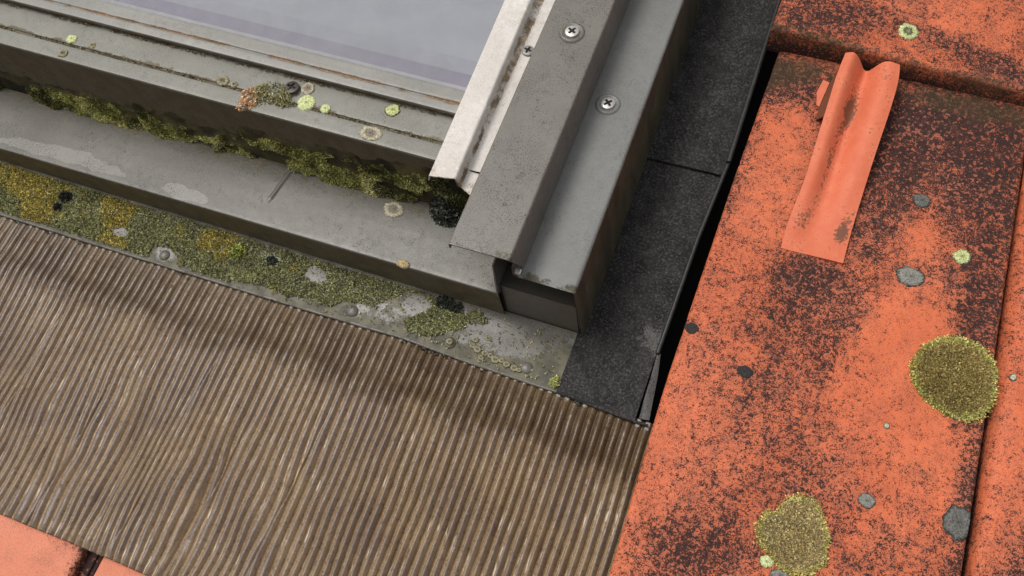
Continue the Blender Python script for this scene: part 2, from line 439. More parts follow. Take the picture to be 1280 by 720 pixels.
# ------------------------------------------------------------------ roof tiles
def tile(name, uL, uR, v0, v1, wtop, mat, label, dirt, algae, thick=.016, nu=130, nv=230, skew=0.0, group='clay roof tiles', right_step=True, rim=.0022):
    """uL,uR: functions of v; wtop(u,v). Rounded arrises, a low edge roll and real sides."""
    s = np.linspace(0, 1, nu); q = np.linspace(0, 1, nv)
    S, Q = np.meshgrid(s, q)
    Vv = v0 + (v1 - v0) * Q
    U = uL(Vv) * (1 - S) + uR(Vv) * S
    Vv = Vv + skew * (S - .5) * (1 - Q)
    U = U + .0007 * (fbm(Vv * 60, S * 3, 5) - .5) * (np.abs(S - .5) * 2) ** 6
    Vv = Vv + .0014 * (fbm(U * 70, Q * 3, 9) - .5) * (1 - Q) ** 8
    W = wtop(U, Vv)
    de = np.minimum.reduce([(S) * .26, (1 - S) * .26, Q * (v1 - v0), (1 - Q) * (v1 - v0)])
    x = np.clip(1 - de / rim, 0, 1)
    W = W - rim * (1 - np.sqrt(np.clip(1 - x * x, 0, 1)))
    W = W + .0012 * (fbm(U * 9, Vv * 5, 3) - .5) + .0004 * (fbm(U * 60, Vv * 60, 4) - .5)
    P = np.stack([U, Vv, W], -1)
    c = ((uL(v0) + uR(v0)) / 2, v0, float(wtop(np.array((uL(v0) + uR(v0)) / 2), np.array(v0))) - thick)
    Vx, Fx = solid_grid(P, thick)
    u, v = U.ravel(), Vv.ravel()
    d = np.clip(dirt(u, v), 0, 5); d = np.where(d > .48, .48 + .42 * (1 - np.exp(-(d - .48) / .42)), d); a = np.clip(algae(u, v), 0, 1.2)
    o = part(name, Vx, Fx, mat, attrs={'dirt': np.concatenate([d, np.full(len(d), 1.15)]), 'algae': np.concatenate([a, a * .4])}, loc=c, sharp=50)
    return tag(o, label, 'roof tile', group)

TW = lambda u, v: .0265 - .012 * (u + .03) / .26 * 0 + .003 * np.exp(-((u - .02) / .05) ** 2) - .0015 * np.exp(-((u - .22) / .02) ** 2)
def main_dirt(u, v):
    d = .435 + .26 * (fbm(u * 12, v * 6, 21) - .5) * 2
    def b(px, py, ru, rv, k, rot=0.0):
        p = at(px, py, .026); return k * G(u, v, p[0], p[1], ru, rv, rot)
    d = d + b(1190, 170, .085, .060, .80) + b(1110, 230, .035, .09, .55) + b(1240, 240, .03, .09, .5) + b(1225, 400, .016, .07, .60)
    d = d + b(1100, 130, .2, .02, .5) + b(935, 90, .05, .028, .75) + b(1005, 345, .03, .020, .7)  # darker along the eave, at its left end and below the clip
    d = d + b(980, 385, .03, .035, .30) + b(1035, 430, .018, .06, .30, -.25) + b(960, 470, .016, .06, .28, -.2) + b(1000, 540, .03, .05, .16) + b(1110, 600, .07, .06, .05)
    d = d + b(925, 190, .018, .07, .28) + b(905, 300, .03, .05, .12) + b(1220, 610, .014, .08, .55) + b(850, 690, .03, .03, .35) + b(905, 690, .03, .02, .25)
    d = d + b(860, 620, .03, .04, .08) + b(990, 600, .03, .04, .15)
    d = d - b(1165, 215, .012, .04, .22) - b(1150, 300, .022, .022, .34) - b(1130, 400, .03, .035, .20) - b(1120, 590, .04, .05, .08) - b(850, 540, .03, .05, .10) - b(1100, 480, .02, .06, .06)
    return d
def main_algae(u, v):
    p = at(1120, 112, .026)
    return 1.0 * np.exp(-((v - p[1]) / .020) ** 2) * (.55 + .9 * (fbm(u * 30, v * 10, 33) - .3)) + .75 * G(u, v, at(945, 100, .026)[0], at(945, 100, .026)[1], .045, .02)
tile('roof_tile', lambda v: np.interp(v, [0.03, .09, .25, .48, .61, .75], [-.0305, -.0305, -.0338, -.0303, -.0262, -.022]),
     lambda v: np.interp(v, [.03, .18, .28, .45, .58, .75], [.2285, .2282, .2272, .2235, .2207, .217]), .03, .74, TW, mat_tile,
     'large orange clay roof tile carrying the clay clip and two moss cushions', main_dirt, main_algae, nv=300)
NW = lambda u, v: .0225 - .011 * np.exp(-((u - .228) / .009) ** 2) + .002 * np.exp(-((u - .28) / .05) ** 2)
tile('roof_tile', lambda v: np.interp(v, [.03, .18, .28, .45, .75], [.2352, .2350, .2335, .2290, .222]), lambda v: .50 + 0 * v, .03, .74, NW, mat_tile,
     'orange clay roof tile beside the dark joint at the right edge', lambda u, v: .38 + .25 * (fbm(u * 14, v * 7, 51) - .5) + .35 * G(u, v, .28, .2, .03, .06), lambda u, v: 0 * u + .1, nu=100)
UW_ = lambda u, v: .0600 - .058 * (u + .04) - .03 * (v - .64)
def up_dirt(u, v):
    d = .42 + .4 * (fbm(u * 16, v * 12, 61) - .5)
    p = at(1040, 20, .055); d = d + .35 * G(u, v, p[0], p[1], .04, .03)
    p = at(1060, 0, .055); d = d + .2 * G(u, v, p[0], p[1], .08, .03)
    p = at(1240, 75, .05); d = d + .50 * G(u, v, p[0], p[1], .06, .018, -.25)
    p = at(985, 20, .055); d = d + .3 * G(u, v, p[0], p[1], .03, .02)
    p = at(1200, 40, .05); d = d - .2 * G(u, v, p[0], p[1], .05, .012, -.2)
    return d
tile('roof_tile', lambda v: -.0385 + .03 * (v - .64), lambda v: .2275 - .01 * (v - .64), .6405, 1.06, UW_, mat_tile,
     'orange clay roof tile of the upper row overlapping the clip tile', up_dirt,
     lambda u, v: .75 * np.exp(-((v - (.642 - .016 * (u - .08))) / .011) ** 2) * (.5 + fbm(u * 25, v * 20, 71)) , thick=.030, nv=200, rim=.004)
tile('roof_tile', lambda v: .2330 - .01 * (v - .64), lambda v: .50 + 0 * v, .6330, 1.06, lambda u, v: .0480 - .03 * (v - .64) + .004 * np.exp(-((u - .30) / .05) ** 2), mat_tile,
     'orange clay roof tile of the upper row beyond the right picture edge', lambda u, v: .45 + .3 * (fbm(u * 14, v * 9, 52) - .5), lambda u, v: .6 * sstep(.66, .635, v), thick=.024, nu=90, nv=120, rim=.004)
LW = lambda u, v: -.0235 + .0 * u
low_algae_edge = lambda u, v: .0 * u
def low_dirt(u, v):
    d = .10 + .12 * (fbm(u * 20, v * 20, 81) - .5)
    d = d + .45 * sstep(.012, .0, np.abs(u + .4935)) + .3 * sstep(-.055, -.043, v) * sstep(-.56, -.50, u)
    return d
tile('roof_tile', lambda v: -.757 + 0 * v, lambda v: -.4935 + 0 * v, -.42, .10, LW, mat_tile_pale,
     'pale salmon clay roof tile under the corner of the pleated apron', low_dirt, lambda u, v: .55 * sstep(.012, .0, np.abs(u + .4935)), nv=120, thick=.014)
tile('roof_tile', lambda v: -.474 + 0 * v, lambda v: -.212 + 0 * v, -.42, .10, lambda u, v: -.0245 + .0 * u, mat_tile_pale,
     'pale salmon clay roof tile right of the black joint under the apron', lambda u, v: .12 + .1 * (fbm(u * 20, v * 20, 82) - .5), lambda u, v: 0 * u, nv=120, thick=.014)
# interlocking side lap of the left tile, seen in the joint
V, F = sweep([(-.4932, -.033), (-.4845, -.0335), (-.4840, -.036), (-.4805, -.036)], 'v', -.42, .10, 40, t=.004, r=.001, warp=.0006, seed=3)
lowt = [o for o in C.objects if o.name.startswith('roof_tile') and 'corner' in o['label']][0]
part('side_lap', V, F, mat_tile_pale, lowt, attrs={'dirt': np.full(len(V), 1.1), 'algae': np.full(len(V), .3)})

# ------------------------------------------------------------------ pleated lead apron
def apron():
    nv = 180; pitch = .00852; per = 16
    u0, u1 = -1.0, -.0185
    nu = int((u1 - u0) / pitch * per)
    Uc = np.linspace(u0, u1, nu)
    T = np.linspace(0, 1, nv)
    U, Tt = np.meshgrid(Uc, T)
    vt = np.interp(U, [-1, -.7585, -.5089, -.3725, -.287, -.2026, -.1232, -.0534, 0], [.2335, .2345, .2365, .238, .2405, .237, .2362, .232, .232])
    vb = -.0445 + .0016 * (fbm(U * 40, U * 0, 5) - .5) + .002 * np.sin(U * 9)
    Vv = vt + (vb - vt) * Tt
    # pleat phase with hand-dressed irregularity growing away from the head
    amt = sstep(.22, .02, Vv) * sstep(-.1, -.5, U) + .25
    wander = amt * (.008 * (fbm(U * 9, Vv * 7, 11, 2) - .5) + .006 * (fbm(U * 24, Vv * 16, 12, 2) - .5))
    for (cu, cv, sg, k) in ((-.555, -.01, .016, .006), (-.46, .06, .012, -.004), (-.40, .02, .012, .004), (-.64, .03, .02, -.006), (-.33, .05, .012, .003)):
        wander = wander + k * np.exp(-((U - cu - .08 * (Vv - cv)) / sg) ** 2) * np.sign(U - cu - .08 * (Vv - cv)) * np.exp(-((Vv - cv) / .07) ** 2)
    lam = (U + wander) / pitch
    idx = np.floor(lam)
    ph = lam - idx
    rnd = vnoise(idx * 7.31, idx * 0 + .5, 77)
    rnd2 = vnoise(idx * 3.17 + 9, np.floor(Vv * 14), 78)
    # rounded ridge with a tight valley
    rib = np.sin(np.pi * ph) ** .55
    amp = .0040 * (.75 + .5 * rnd) * (.9 + .2 * rnd2)
    amp = amp * (.72 + .42 * sstep(-.45, -.12, U)) * (.55 + .45 * sstep(.0, .10, Tt))
    base = -.0040 - .0012 * sstep(.235, .182, Vv) - .0155 * sstep(.195, -.03, Vv) + .0016 * np.exp(-((Vv - .182 - .012 * (fbm(U * 14, U * 0, 31) - .5)) / .012) ** 2)
    base = base + .0035 * (fbm(U * 7, Vv * 6, 13, 2) - .5) * sstep(.18, .12, Vv)
    base = base - .0030 * np.exp(-((U + .50 + .05 * (Vv)) / .012) ** 2) * sstep(.12, .0, Vv) - .003 * np.exp(-((U + .405) / .010) ** 2) * sstep(.12, .02, Vv)
    base = np.maximum(base, -.0215) + .0
    W = base + amp * rib + .00035 * (fbm(U * 160, Vv * 90, 15) - .5) - .0007 * sstep(-.035, -.0445, Vv)
    P = np.stack([U + .0003 * (fbm(U * 100, Vv * 60, 41) - .5), Vv, W], -1)
    Vx, Fx = skirt_grid(P, .0016)
    edge = .184 + .020 * (fbm(U * 15, U * 0, 91) - .5) + .014 * (rnd - .5)
    damp = sstep(-.024, .014, Vv - edge) * (.98 + .1 * sstep(-.15, -.4, U)) + .22 * np.exp(-((Vv - .12) / .05) ** 2) * (fbm(U * 10, Vv * 9, 93))
    damp = damp * (1 - .15 * sstep(-.2, -.08, U)) + .1
    pale = .95 * sstep(.007, .0, vt - Vv - .0035) * sstep(.75, .95, rib) * (vnoise(idx * 1.7, U * 0, 95) > .35) + .55 * sstep(.05, .0, vt - Vv) * sstep(-.16, -.10, U) * (fbm(idx * .9, U * 0, 96)) * 1.1
    flank_tan = np.exp(-((ph - .20) / .13) ** 2) * (.55 + .6 * fbm(U * 20, Vv * 12, 97)) * (1 - .6 * np.clip(damp, 0, 1))
    crest = np.exp(-((ph - .58) / .27) ** 2)
    A = {}
    for n_, a in (('dirt', damp), ('pale', pale), ('flank_tan', flank_tan), ('crest', crest)):
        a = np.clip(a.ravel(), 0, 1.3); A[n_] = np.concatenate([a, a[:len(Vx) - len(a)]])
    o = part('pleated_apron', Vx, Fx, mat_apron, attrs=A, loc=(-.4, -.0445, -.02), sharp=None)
    tag(o, 'pleated brown lead apron below the roof window, between mossy strip and salmon tiles', 'apron')
apron()

# ------------------------------------------------------------------ window flashing along the bottom
LEDGE = lambda u: np.interp(u, [-1.1, -.766, -.198], [.036, .041, .053])
wf = thing('window_flashing', 'grey metal flashing ledge and lead strip along the bottom of the roof window', 'flashing', (-.45, .287, 0))
def warp_ledge(V):
    k = (LEDGE(V[:, 0]) - .047) / .047
    f = np.clip((V[:, 2] - .004) / .043, 0, 1)
    V = V.copy(); V[:, 2] += k * .047 * f; return V
prof = [(.2885, .001), (.2875, .030), (.287, .047), (.322, .0475), (.360, .0475)]
V, F = sweep(prof, 'u', -1.05, -.1985, 300, t=.0013, r=.0016, step=.003, seed=2, wob=warp_ledge)
u, v, ww = V.T
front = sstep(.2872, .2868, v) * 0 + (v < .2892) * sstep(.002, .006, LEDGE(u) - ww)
dirt = .78 * front + .25 * front * (fbm(u * 30, ww * 60, 3) - .5) + .42 * sstep(.325, .352, v) + .10  # ledge top also darkened towards the rail, its soft shade painted in
dirt = np.where(front > .5, dirt, dirt + .3 * G(u, v, -.22, .30, .02, .015))
pale = 0 * u
for (px, py, su, sv, k) in ((95, 195, .05, .010, .75), (20, 178, .06, .009, .65), (235, 245, .032, .008, .80), (225, 235, .016, .008, .4), (140, 215, .03, .006, .5)):
    p = at(px, py, .044); pale = pale + k * G(u, v, p[0], p[1], su, sv)
part('ledge_sheet', V, F, mat_ledge, wf, attrs={'dirt': np.clip(dirt, 0, 1.2), 'pale': np.clip(pale, 0, 1) * (front < .5)})
# embossed crease on the ledge
pa, pb = at(365, 213, .047), at(334, 255, .047)
n = 30
t = np.linspace(0, 1, n); ax = pa[None] * (1 - t[:, None]) + pb[None] * t[:, None]
dd = (pb - pa)[:2]; dd = dd / np.linalg.norm(dd); pn = np.array([-dd[1], dd[0]])
S = np.linspace(-1, 1, 15)
env = np.sqrt(np.clip(1 - np.clip((t - .82) / .18, 0, 1) ** 2, 0, 1))
P = np.zeros((n, 15, 3))
for i in range(n):
    P[i, :, 0] = ax[i, 0] + pn[0] * S * .0055 * (.35 + .65 * env[i]); P[i, :, 1] = ax[i, 1] + pn[1] * S * .0055 * (.35 + .65 * env[i])
    P[i, :, 2] = LEDGE(P[i, :, 0]) - .0012 + .0028 * env[i] * np.exp(-(S * 1.9) ** 2) + .0006
V, F = solid_grid(P, .002)
part('crease', V, F, mat_ledge, wf, attrs={'dirt': np.zeros(len(V)), 'pale': np.concatenate([np.repeat(sstep(.75, 1, t) * .9, 15)] * 2)})
# upturned end plate
V, F = sweep([(-.1985, .0485), (-.1985, .1025)], 'v', .2865, .36, 20, t=-.0014, r=.0005, step=.004, seed=6)
V[:, 1] += np.where(V[:, 1] < .30, (V[:, 2] - .05) * .10, 0)
part('end_plate', V, F, mat_outer, wf, attrs={'dirt': np.full(len(V), .25), 'pale': np.zeros(len(V))})
# lead strip below the ledge
prof = [(.292, .0012), (.262, .0006), (.2335, -.0005)]
V, F = sweep(prof, 'u', -1.05, -.126, 300, t=.0014, r=.001, step=.0022, seed=12, warp=.0007)
lead_edge = lambda u: np.interp(u, [-1.1, -.7585, -.5089, -.3725, -.287, -.2026, -.1232, -.0534, 0], [.2295, .2305, .2325, .234, .2365, .233, .2322, .2282, .228])
V[:, 1] = .292 - (.292 - V[:, 1]) / (.292 - .2335) * (.292 - lead_edge(V[:, 0]))
u, v, ww = V.T
tt = (.287 - v) / .055
dirt = .58 + .6 * (fbm(u * 40, v * 40, 15) - .5) + .2 * sstep(.6, 1.0, tt)
pale = 0 * u
for px, py, s, k in ((520, 384, .011, .9), (396, 345, .008, .9), (341, 325, .007, .8), (650, 418, .024, .55), (610, 408, .015, .4), (600, 455, .01, .4), (205, 318, .008, .7), (150, 290, .008, .5), (330, 320, .01, .5), (560, 350, .006, .4)):
    p = at(px, py, 0); pale = pale + k * G(u, v, p[0], p[1], s * 1.1, s * .8); dirt = dirt - k * G(u, v, p[0], p[1], s * 1.1, s * .8)
p = at(690, 470, 0); dirt = dirt + .5 * G(u, v, p[0], p[1], .03, .02) + .35 * sstep(.55, .9, tt) * sstep(-.30, -.2, u)
part('lead_strip', V, F, mat_strip, wf, attrs={'dirt': np.clip(dirt, 0, 1.2), 'pale': np.clip(pale, 0, 1)})
# rolled lower edge of the strip, runs on under the gutter foot
def tube(pts, r, n=10, rv=None):
    pts = np.asarray(pts, float); k = len(pts)
    d = np.gradient(pts, axis=0); d /= np.linalg.norm(d, axis=1)[:, None]
    up = np.array([0, 0, 1.0]); a = np.cross(d, up); a /= np.linalg.norm(a, axis=1)[:, None]; b = np.cross(a, d)
    th = np.linspace(0, 2 * np.pi, n, endpoint=False)
    rr = np.full(k, r) if rv is None else rv
    V = pts[:, None] + rr[:, None, None] * (np.cos(th)[None, :, None] * a[:, None] + np.sin(th)[None, :, None] * b[:, None])
    i = np.arange(k * n).reshape(k, n); j = np.roll(i, -1, 1)
    F = np.stack([i[:-1], i[1:], j[1:], j[:-1]], -1).reshape(-1, 4).tolist()
    F += [list(map(int, i[0])), list(map(int, i[-1][::-1]))]
    return V.reshape(-1, 3), F
uu = np.linspace(-1.05, -.126, 320)
V, F = tube(np.stack([uu, lead_edge(uu) + .0008 * (fbm(uu * 25, uu * 0, 4) - .5), -.0006 + .0006 * (fbm(uu * 30, uu * 0, 8) - .5)], 1), .0017, rv=.0016 + .0006 * (fbm(uu * 60, uu * 0, 2) - .5))
part('rolled_edge', V, F, mat_strip, wf, attrs={'dirt': .45 + .5 * (fbm(V[:, 0] * 60, V[:, 1] * 200, 5) - .5), 'pale': np.clip(.55 * fbm(V[:, 0] * 35, V[:, 0] * 0, 6), 0, 1)})

def dome(c, r, h, n=20, k=6):
    V = [(c[0], c[1], c[2] + h)]; F = []
    for i in range(1, k + 1):
        a = i / k * math.pi / 2
        for j in range(n):
            th = 2 * math.pi * j / n; V.append((c[0] + r * math.sin(a) * math.cos(th), c[1] + r * math.sin(a) * math.sin(th), c[2] + h * math.cos(a) - (.0006 if i == k else 0)))
    for j in range(n): F.append([0, 1 + j, 1 + (j + 1) % n])
    for i in range(k - 1):
        for j in range(n):
            a = 1 + i * n + j; b = 1 + i * n + (j + 1) % n; F.append([a, a + n, b + n, b])
    return np.array(V), F
def rivet(px, py, parent, d, mat):
    p = at(px, py, .003)
    V, F = dome((p[0], p[1], .0005), .0062, .0034)
    part('rivet', V, F, mat, parent, attrs={'dirt': np.full(len(V), d) + .3 * (fbm(V[:, 0] * 300, V[:, 1] * 300, 3) - .5), 'pale': np.full(len(V), .3)})
for px, py, d in ((205, 318, .2), (440, 388, .42), (562, 428, .5), (658, 459, .1)): rivet(px, py, wf, d, mat_strip)

# ------------------------------------------------------------------ side gutter
sg = thing('side_gutter', 'black grimy metal gutter between the window side and the orange tiles', 'gutter', (-.085, .233, 0))
def gutter_attr(V, k0):
    u, v, ww = V.T
    d = k0 + .10 + .25 * (fbm(u * 60, v * 60, 19) - .5)
    p = at(825, 425, 0); d = d - .55 * G(u, v, p[0], p[1], .018, .015)
    p = at(820, 470, 0); d = d - .25 * G(u, v, p[0], p[1], .03, .02)
    p = at(830, 300, 0); d = d - .16 * G(u, v, p[0], p[1], .03, .06)
    pl = .75 * G(u, v, *at(825, 425, 0)[:2], .018, .014) * (ww < .004)
    return {'dirt': np.clip(d, 0, 1.2), 'pale': np.clip(pl, 0, 1)}
UPS = lambda v: np.interp(v, [.23, .2905, .415, .505, .72, 1.1], [-.0487, -.0487, -.0458, -.0400, -.0405, -.041])
def bendright(V):
    V = V.copy(); f = np.clip((V[:, 0] + .118) / .07, 0, 1); V[:, 0] += f * (UPS(V[:, 1]) + .0455); return V
V, F = sweep([(-.1262, .0020), (-.119, .0022), (-.052, .0022), (-.0475, .0024)], 'v', lambda q: lead_edge(q[:, 0]) - .0005, .497, 110, t=.0015, r=.002, step=.004, seed=21, warp=.0006, wob=bendright)
part('floor_sheet', V, F, mat_gutter, sg, attrs=gutter_attr(V, .78))
V, F = sweep([(-.1262, .0062), (-.119, .0062), (-.052, .0062), (-.0475, .0064)], 'v', lambda q: .4935 + .035 * (q[:, 0] + .11) * .6, 1.1, 110, t=.0042, r=.002, step=.004, seed=22, warp=.0006, wob=bendright)
part('floor_sheet', V, F, mat_gutter, sg, attrs=gutter_attr(V, .90))
for v0, v1, w0 in ((.2905, .5035, .0135), (.5035, 1.1, .0165)):
    V, F = sweep([(-.0478, .0026), (-.0462, .008), (-.0455, w0 - .001)], 'v', v0, v1, 60, t=.0014, r=.002, step=.003, seed=23, warp=.0004, wob=bendright)
    part('upstand', V, F, mat_gutter, sg, attrs={'dirt': np.full(len(V), .75), 'pale': np.zeros(len(V))})
    vv = np.linspace(v0 + .0008, v1, 90)
    V, F = tube(np.stack([UPS(vv) - .0006, vv, np.full(90, w0)], 1), (.0022 if w0 < .015 else .0026), 12)
    part('rolled_bead', V, F, mat_bead, sg, attrs={'dirt': .52 + .15 * (fbm(V[:, 1] * 40, V[:, 0] * 400, 9) - .5), 'pale': np.full(len(V), .0)})
# twisted foot of the upstand
L_ = [np.array((-.0494, .2915, .011)), np.array((-.0488, .270, .006)), np.array((-.0487, .250, .0032)), np.array((-.0478, .2318, .002))]
R_ = [np.array((-.0462, .2915, .0145)), np.array((-.0425, .270, .0135)), np.array((-.0405, .250, .010)), np.array((-.0385, .2318, .0045))]
P = np.zeros((25, 9, 3))
for i in range(25):
    x = i / 24 * 3; k = min(2, int(x)); f = x - k
    a = L_[k] * (1 - f) + L_[k + 1] * f; b = R_[k] * (1 - f) + R_[k + 1] * f
    for j in range(9):
        s = j / 8; P[i, j] = a * (1 - s) + b * s; P[i, j, 2] -= .0012 * math.sin(math.pi * s) - .0004
P = P[::-1].copy()
V, F = solid_grid(P, .0012)
part('end_tab', V, F, mat_gutter, sg, attrs={'dirt': .42 - .25 * G(V[:, 0], V[:, 1], -.0425, .262, .004, .02) + 0 * V[:, 0], 'pale': .5 * G(V[:, 0], V[:, 1], -.0425, .262, .004, .02)})
uu = np.linspace(-.1262, -.0385, 50)
V, F = tube(np.stack([uu, lead_edge(uu) - .0004, .0010 + .0005 * (fbm(uu * 30, uu * 0, 8) - .5)], 1), .0014)
part('rolled_edge', V, F, mat_gutter, sg, attrs={'dirt': np.full(len(V), .7), 'pale': np.zeros(len(V))})
rivet(757, 491, sg, .55, mat_gutter)

# ------------------------------------------------------------------ roof window
rw = thing('roof_window', 'grey aluminium roof window corner with misty glass and screwed side covers', 'roof window', (-.45, .357, .02))
A0 = lambda V, d=0.0, p=0.0: {'dirt': np.zeros(len(V)) + d, 'pale': np.zeros(len(V)) + p}
# bottom rail: mossy face, front strip, groove, flat
V, F = sweep([(.358, .040), (.357, .137), (.3733, .137), (.3738, .1352), (.3762, .1352), (.3768, .1366), (.395, .1368), (.413, .1368)], 'u', -1.05, -.2462, 260, t=.0018, r=.0008, step=.003, seed=31)
u, v, ww = V.T
d = .95 * sstep(.1365, .131, ww) * (v < .3605) + .75 * np.exp(-((v - .3752) / .0022) ** 2) + .10 * (fbm(u * 20, v * 40, 5)) + .55 * sstep(.398, .404, v)  # grime; under the lip it also paints the gap's shade
d = d + .33 * np.exp(-((v - .3785) / .004) ** 2) * (fbm(u * 30, v * 30, 8) > .5)
pale = .42 * (fbm(u * 26, v * 60, 7)) * (v > .377) * (v < .40)
rail_c = part('bottom_rail', V, F, mat_rail, rw, attrs={'dirt': np.clip(d, 0, 1.2), 'pale': pale})
# sash lip with its overhang, then the glazing bead
V, F = sweep([(.411, .1402), (.4025, .1404), (.4020, .1458), (.4108, .1464), (.4114, .1452), (.4126, .1452), (.4132, .1466), (.4262, .1470), (.4268, .1440)], 'u', -1.05, -.266, 240, t=.0012, r=.0007, step=.002, seed=33, warp=.0003)
u, v, ww = V.T
d = .80 * np.exp(-((v - .4120) / .0022) ** 2) * sstep(.30, .45, fbm(u * 45, v * 50, 5)) + .65 * sstep(.1458, .1435, ww) * (v < .404)
d = np.where((v > .4265), .8, d) + .4 * sstep(-.30, -.275, u) * (fbm(u * 60, v * 80, 2) - .3)
part('sash_lip', V, F, mat_lip, rw, attrs={'dirt': np.clip(d, 0, 1.2), 'pale': np.zeros(len(V))})
# glazing
V, F = box(-1.02, -.262, .4276, 1.12, .1405, .1445)
gp = part('glass_pane', V, F, mat_glass, rw, smooth=False)
gp.data.materials.append(mat_clear)
for q in gp.data.polygons:
    if q.normal.z < .5: q.material_index = 1
V, F = box(-1.02, -.262, .428, .4345, .134, .1395)
part('edge_seal', V, F, mat_spacer2, rw, smooth=False)
V, F = box(-1.02, -.262, .4347, .4492, .1335, .1385)
part('spacer_bar', V, F, mat_spacer, rw, smooth=False)
V, F = box(-1.02, -.262, .4494, .4655, .132, .1377)
part('inner_seal', V, F, simple('inner_seal', (.385, .385, .43), .6, 0, .06, 60), rw, smooth=False)
V, F = box(-1.02, -.262, .4657, 1.12, .130, .137)
part('inner_pane', V, F, mat_blind, rw, smooth=False)
# bare aluminium strip and its channel
def endcut(v0, jag, seed):
    return lambda q: v0 + jag * (fbm(q[:, 0] * 300, q[:, 1] * 300, seed) - .5)
V, F = sweep([(-.2712, .1385), (-.2688, .1470), (-.2462, .1474), (-.2448, .1452), (-.2440, .1352), (-.2405, .1322), (-.2290, .1318), (-.2284, .134)], 'v', lambda q: np.interp(q[:, 0], [-.272, -.2688, -.2455, -.243, -.228], [.3362, .3358, .3392, .341, .3330]) + .002 * (fbm(q[:, 0] * 300, q[:, 1] * 200, 3) - .5), 1.12, 160, t=.0014, r=.0012, step=.0018, seed=41, warp=.0003,
    wob=lambda V: np.stack([V[:, 0] - .022 * (V[:, 1] - .34) * np.clip((-.232 - V[:, 0]) / .012, 0, 1), V[:, 1], V[:, 2]], 1))
u, v, ww = V.T
d = .22 + .35 * sstep(.36, .335, v) * (fbm(u * 200, v * 120, 4)) + .45 * sstep(.146, .136, ww) * (u < -.2425) + .30 * sstep(-.2415, -.238, u) * (fbm(u * 40, v * 25, 6))
d = d + .28 * np.exp(-((u + .266 + .022 * (v - .34)) / .003) ** 2) * sstep(.50, .36, v) * (fbm(u * 90, v * 60, 7))
bare_c = part('bare_strip', V, F, mat_bare, rw, attrs={'dirt': np.clip(d - .12, 0, 1), 'pale': np.full(len(V), .35)})
# side frame hidden in the shade under the covers
V, F = box(-.2385, -.128, .350, 1.12, .0, .0925); part('side_frame', V, F, mat_dark, rw, smooth=False)
V, F = box(-.2385, -.182, .352, 1.12, .0925, .1290); part('side_batten', V, F, mat_dark, rw, smooth=False)
V, F = sweep([(-.1982, .0), (-.1982, .0598), (-.1253, .0612), (-.1243, .0)], 'v', .2925, .36, 24, t=-.0012, r=.0012, step=.004, seed=44, warp=.0002)
part('corner_box', V, F, mat_box_shade, rw, attrs=A0(V, .15))
V, F = sweep([(-.1972, .0), (-.1972, .0590), (-.1260, .0602), (-.1255, .0), (-.16, -.0005)], 'v', .2930, .2940, 1, r=.0012, closed=True, warp=0)
part('corner_plate', V, F, mat_plate, rw, attrs={'dirt': np.full(len(V), .1), 'pale': np.zeros(len(V))})
# inner cover (with left hem) and outer cover
V, F = sweep([(-.2318, .1300), (-.2316, .1372), (-.1778, .1386), (-.1766, .1370), (-.1742, .0990)], 'v',
             lambda q: np.where(q[:, 0] < -.2305, .2845, .2848) + np.clip((.137 - q[:, 1]) / .038, 0, 1) * .015 * (q[:, 0] > -.19) , 1.12, 170, t=.0013, r=.0013, step=.003, seed=51)
u, v, ww = V.T
d = .14 + .55 * sstep(.298, .284, v) * (fbm(u * 90, v * 60, 3)) * (ww > .13) + .15 * (fbm(u * 18, v * 10, 4) - .4) + .18 * G(u, v, -.20, .36, .02, .05)
inner_c = part('inner_cover', V, F, mat_cover, rw, attrs={'dirt': np.clip(d, 0, 1), 'pale': np.zeros(len(V))})
V, F = sweep([(-.1790, .1135), (-.1795, .0990), (-.1770, .0968), (-.1262, .0968), (-.1246, .0952), (-.1200, .0022)], 'v',
             lambda q: .2905 + 0 * q[:, 0], 1.12, 170, t=.0013, r=.0014, step=.003, seed=52)
u, v, ww = V.T
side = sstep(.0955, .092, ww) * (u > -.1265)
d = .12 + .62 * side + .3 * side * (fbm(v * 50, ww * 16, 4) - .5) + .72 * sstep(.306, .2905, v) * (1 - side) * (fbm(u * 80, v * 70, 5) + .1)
outer_c = part('outer_cover', V, F, mat_outer, rw, attrs={'dirt': np.clip(d, 0, 1), 'pale': np.zeros(len(V))})

def parent_off(p): return p['_loc']
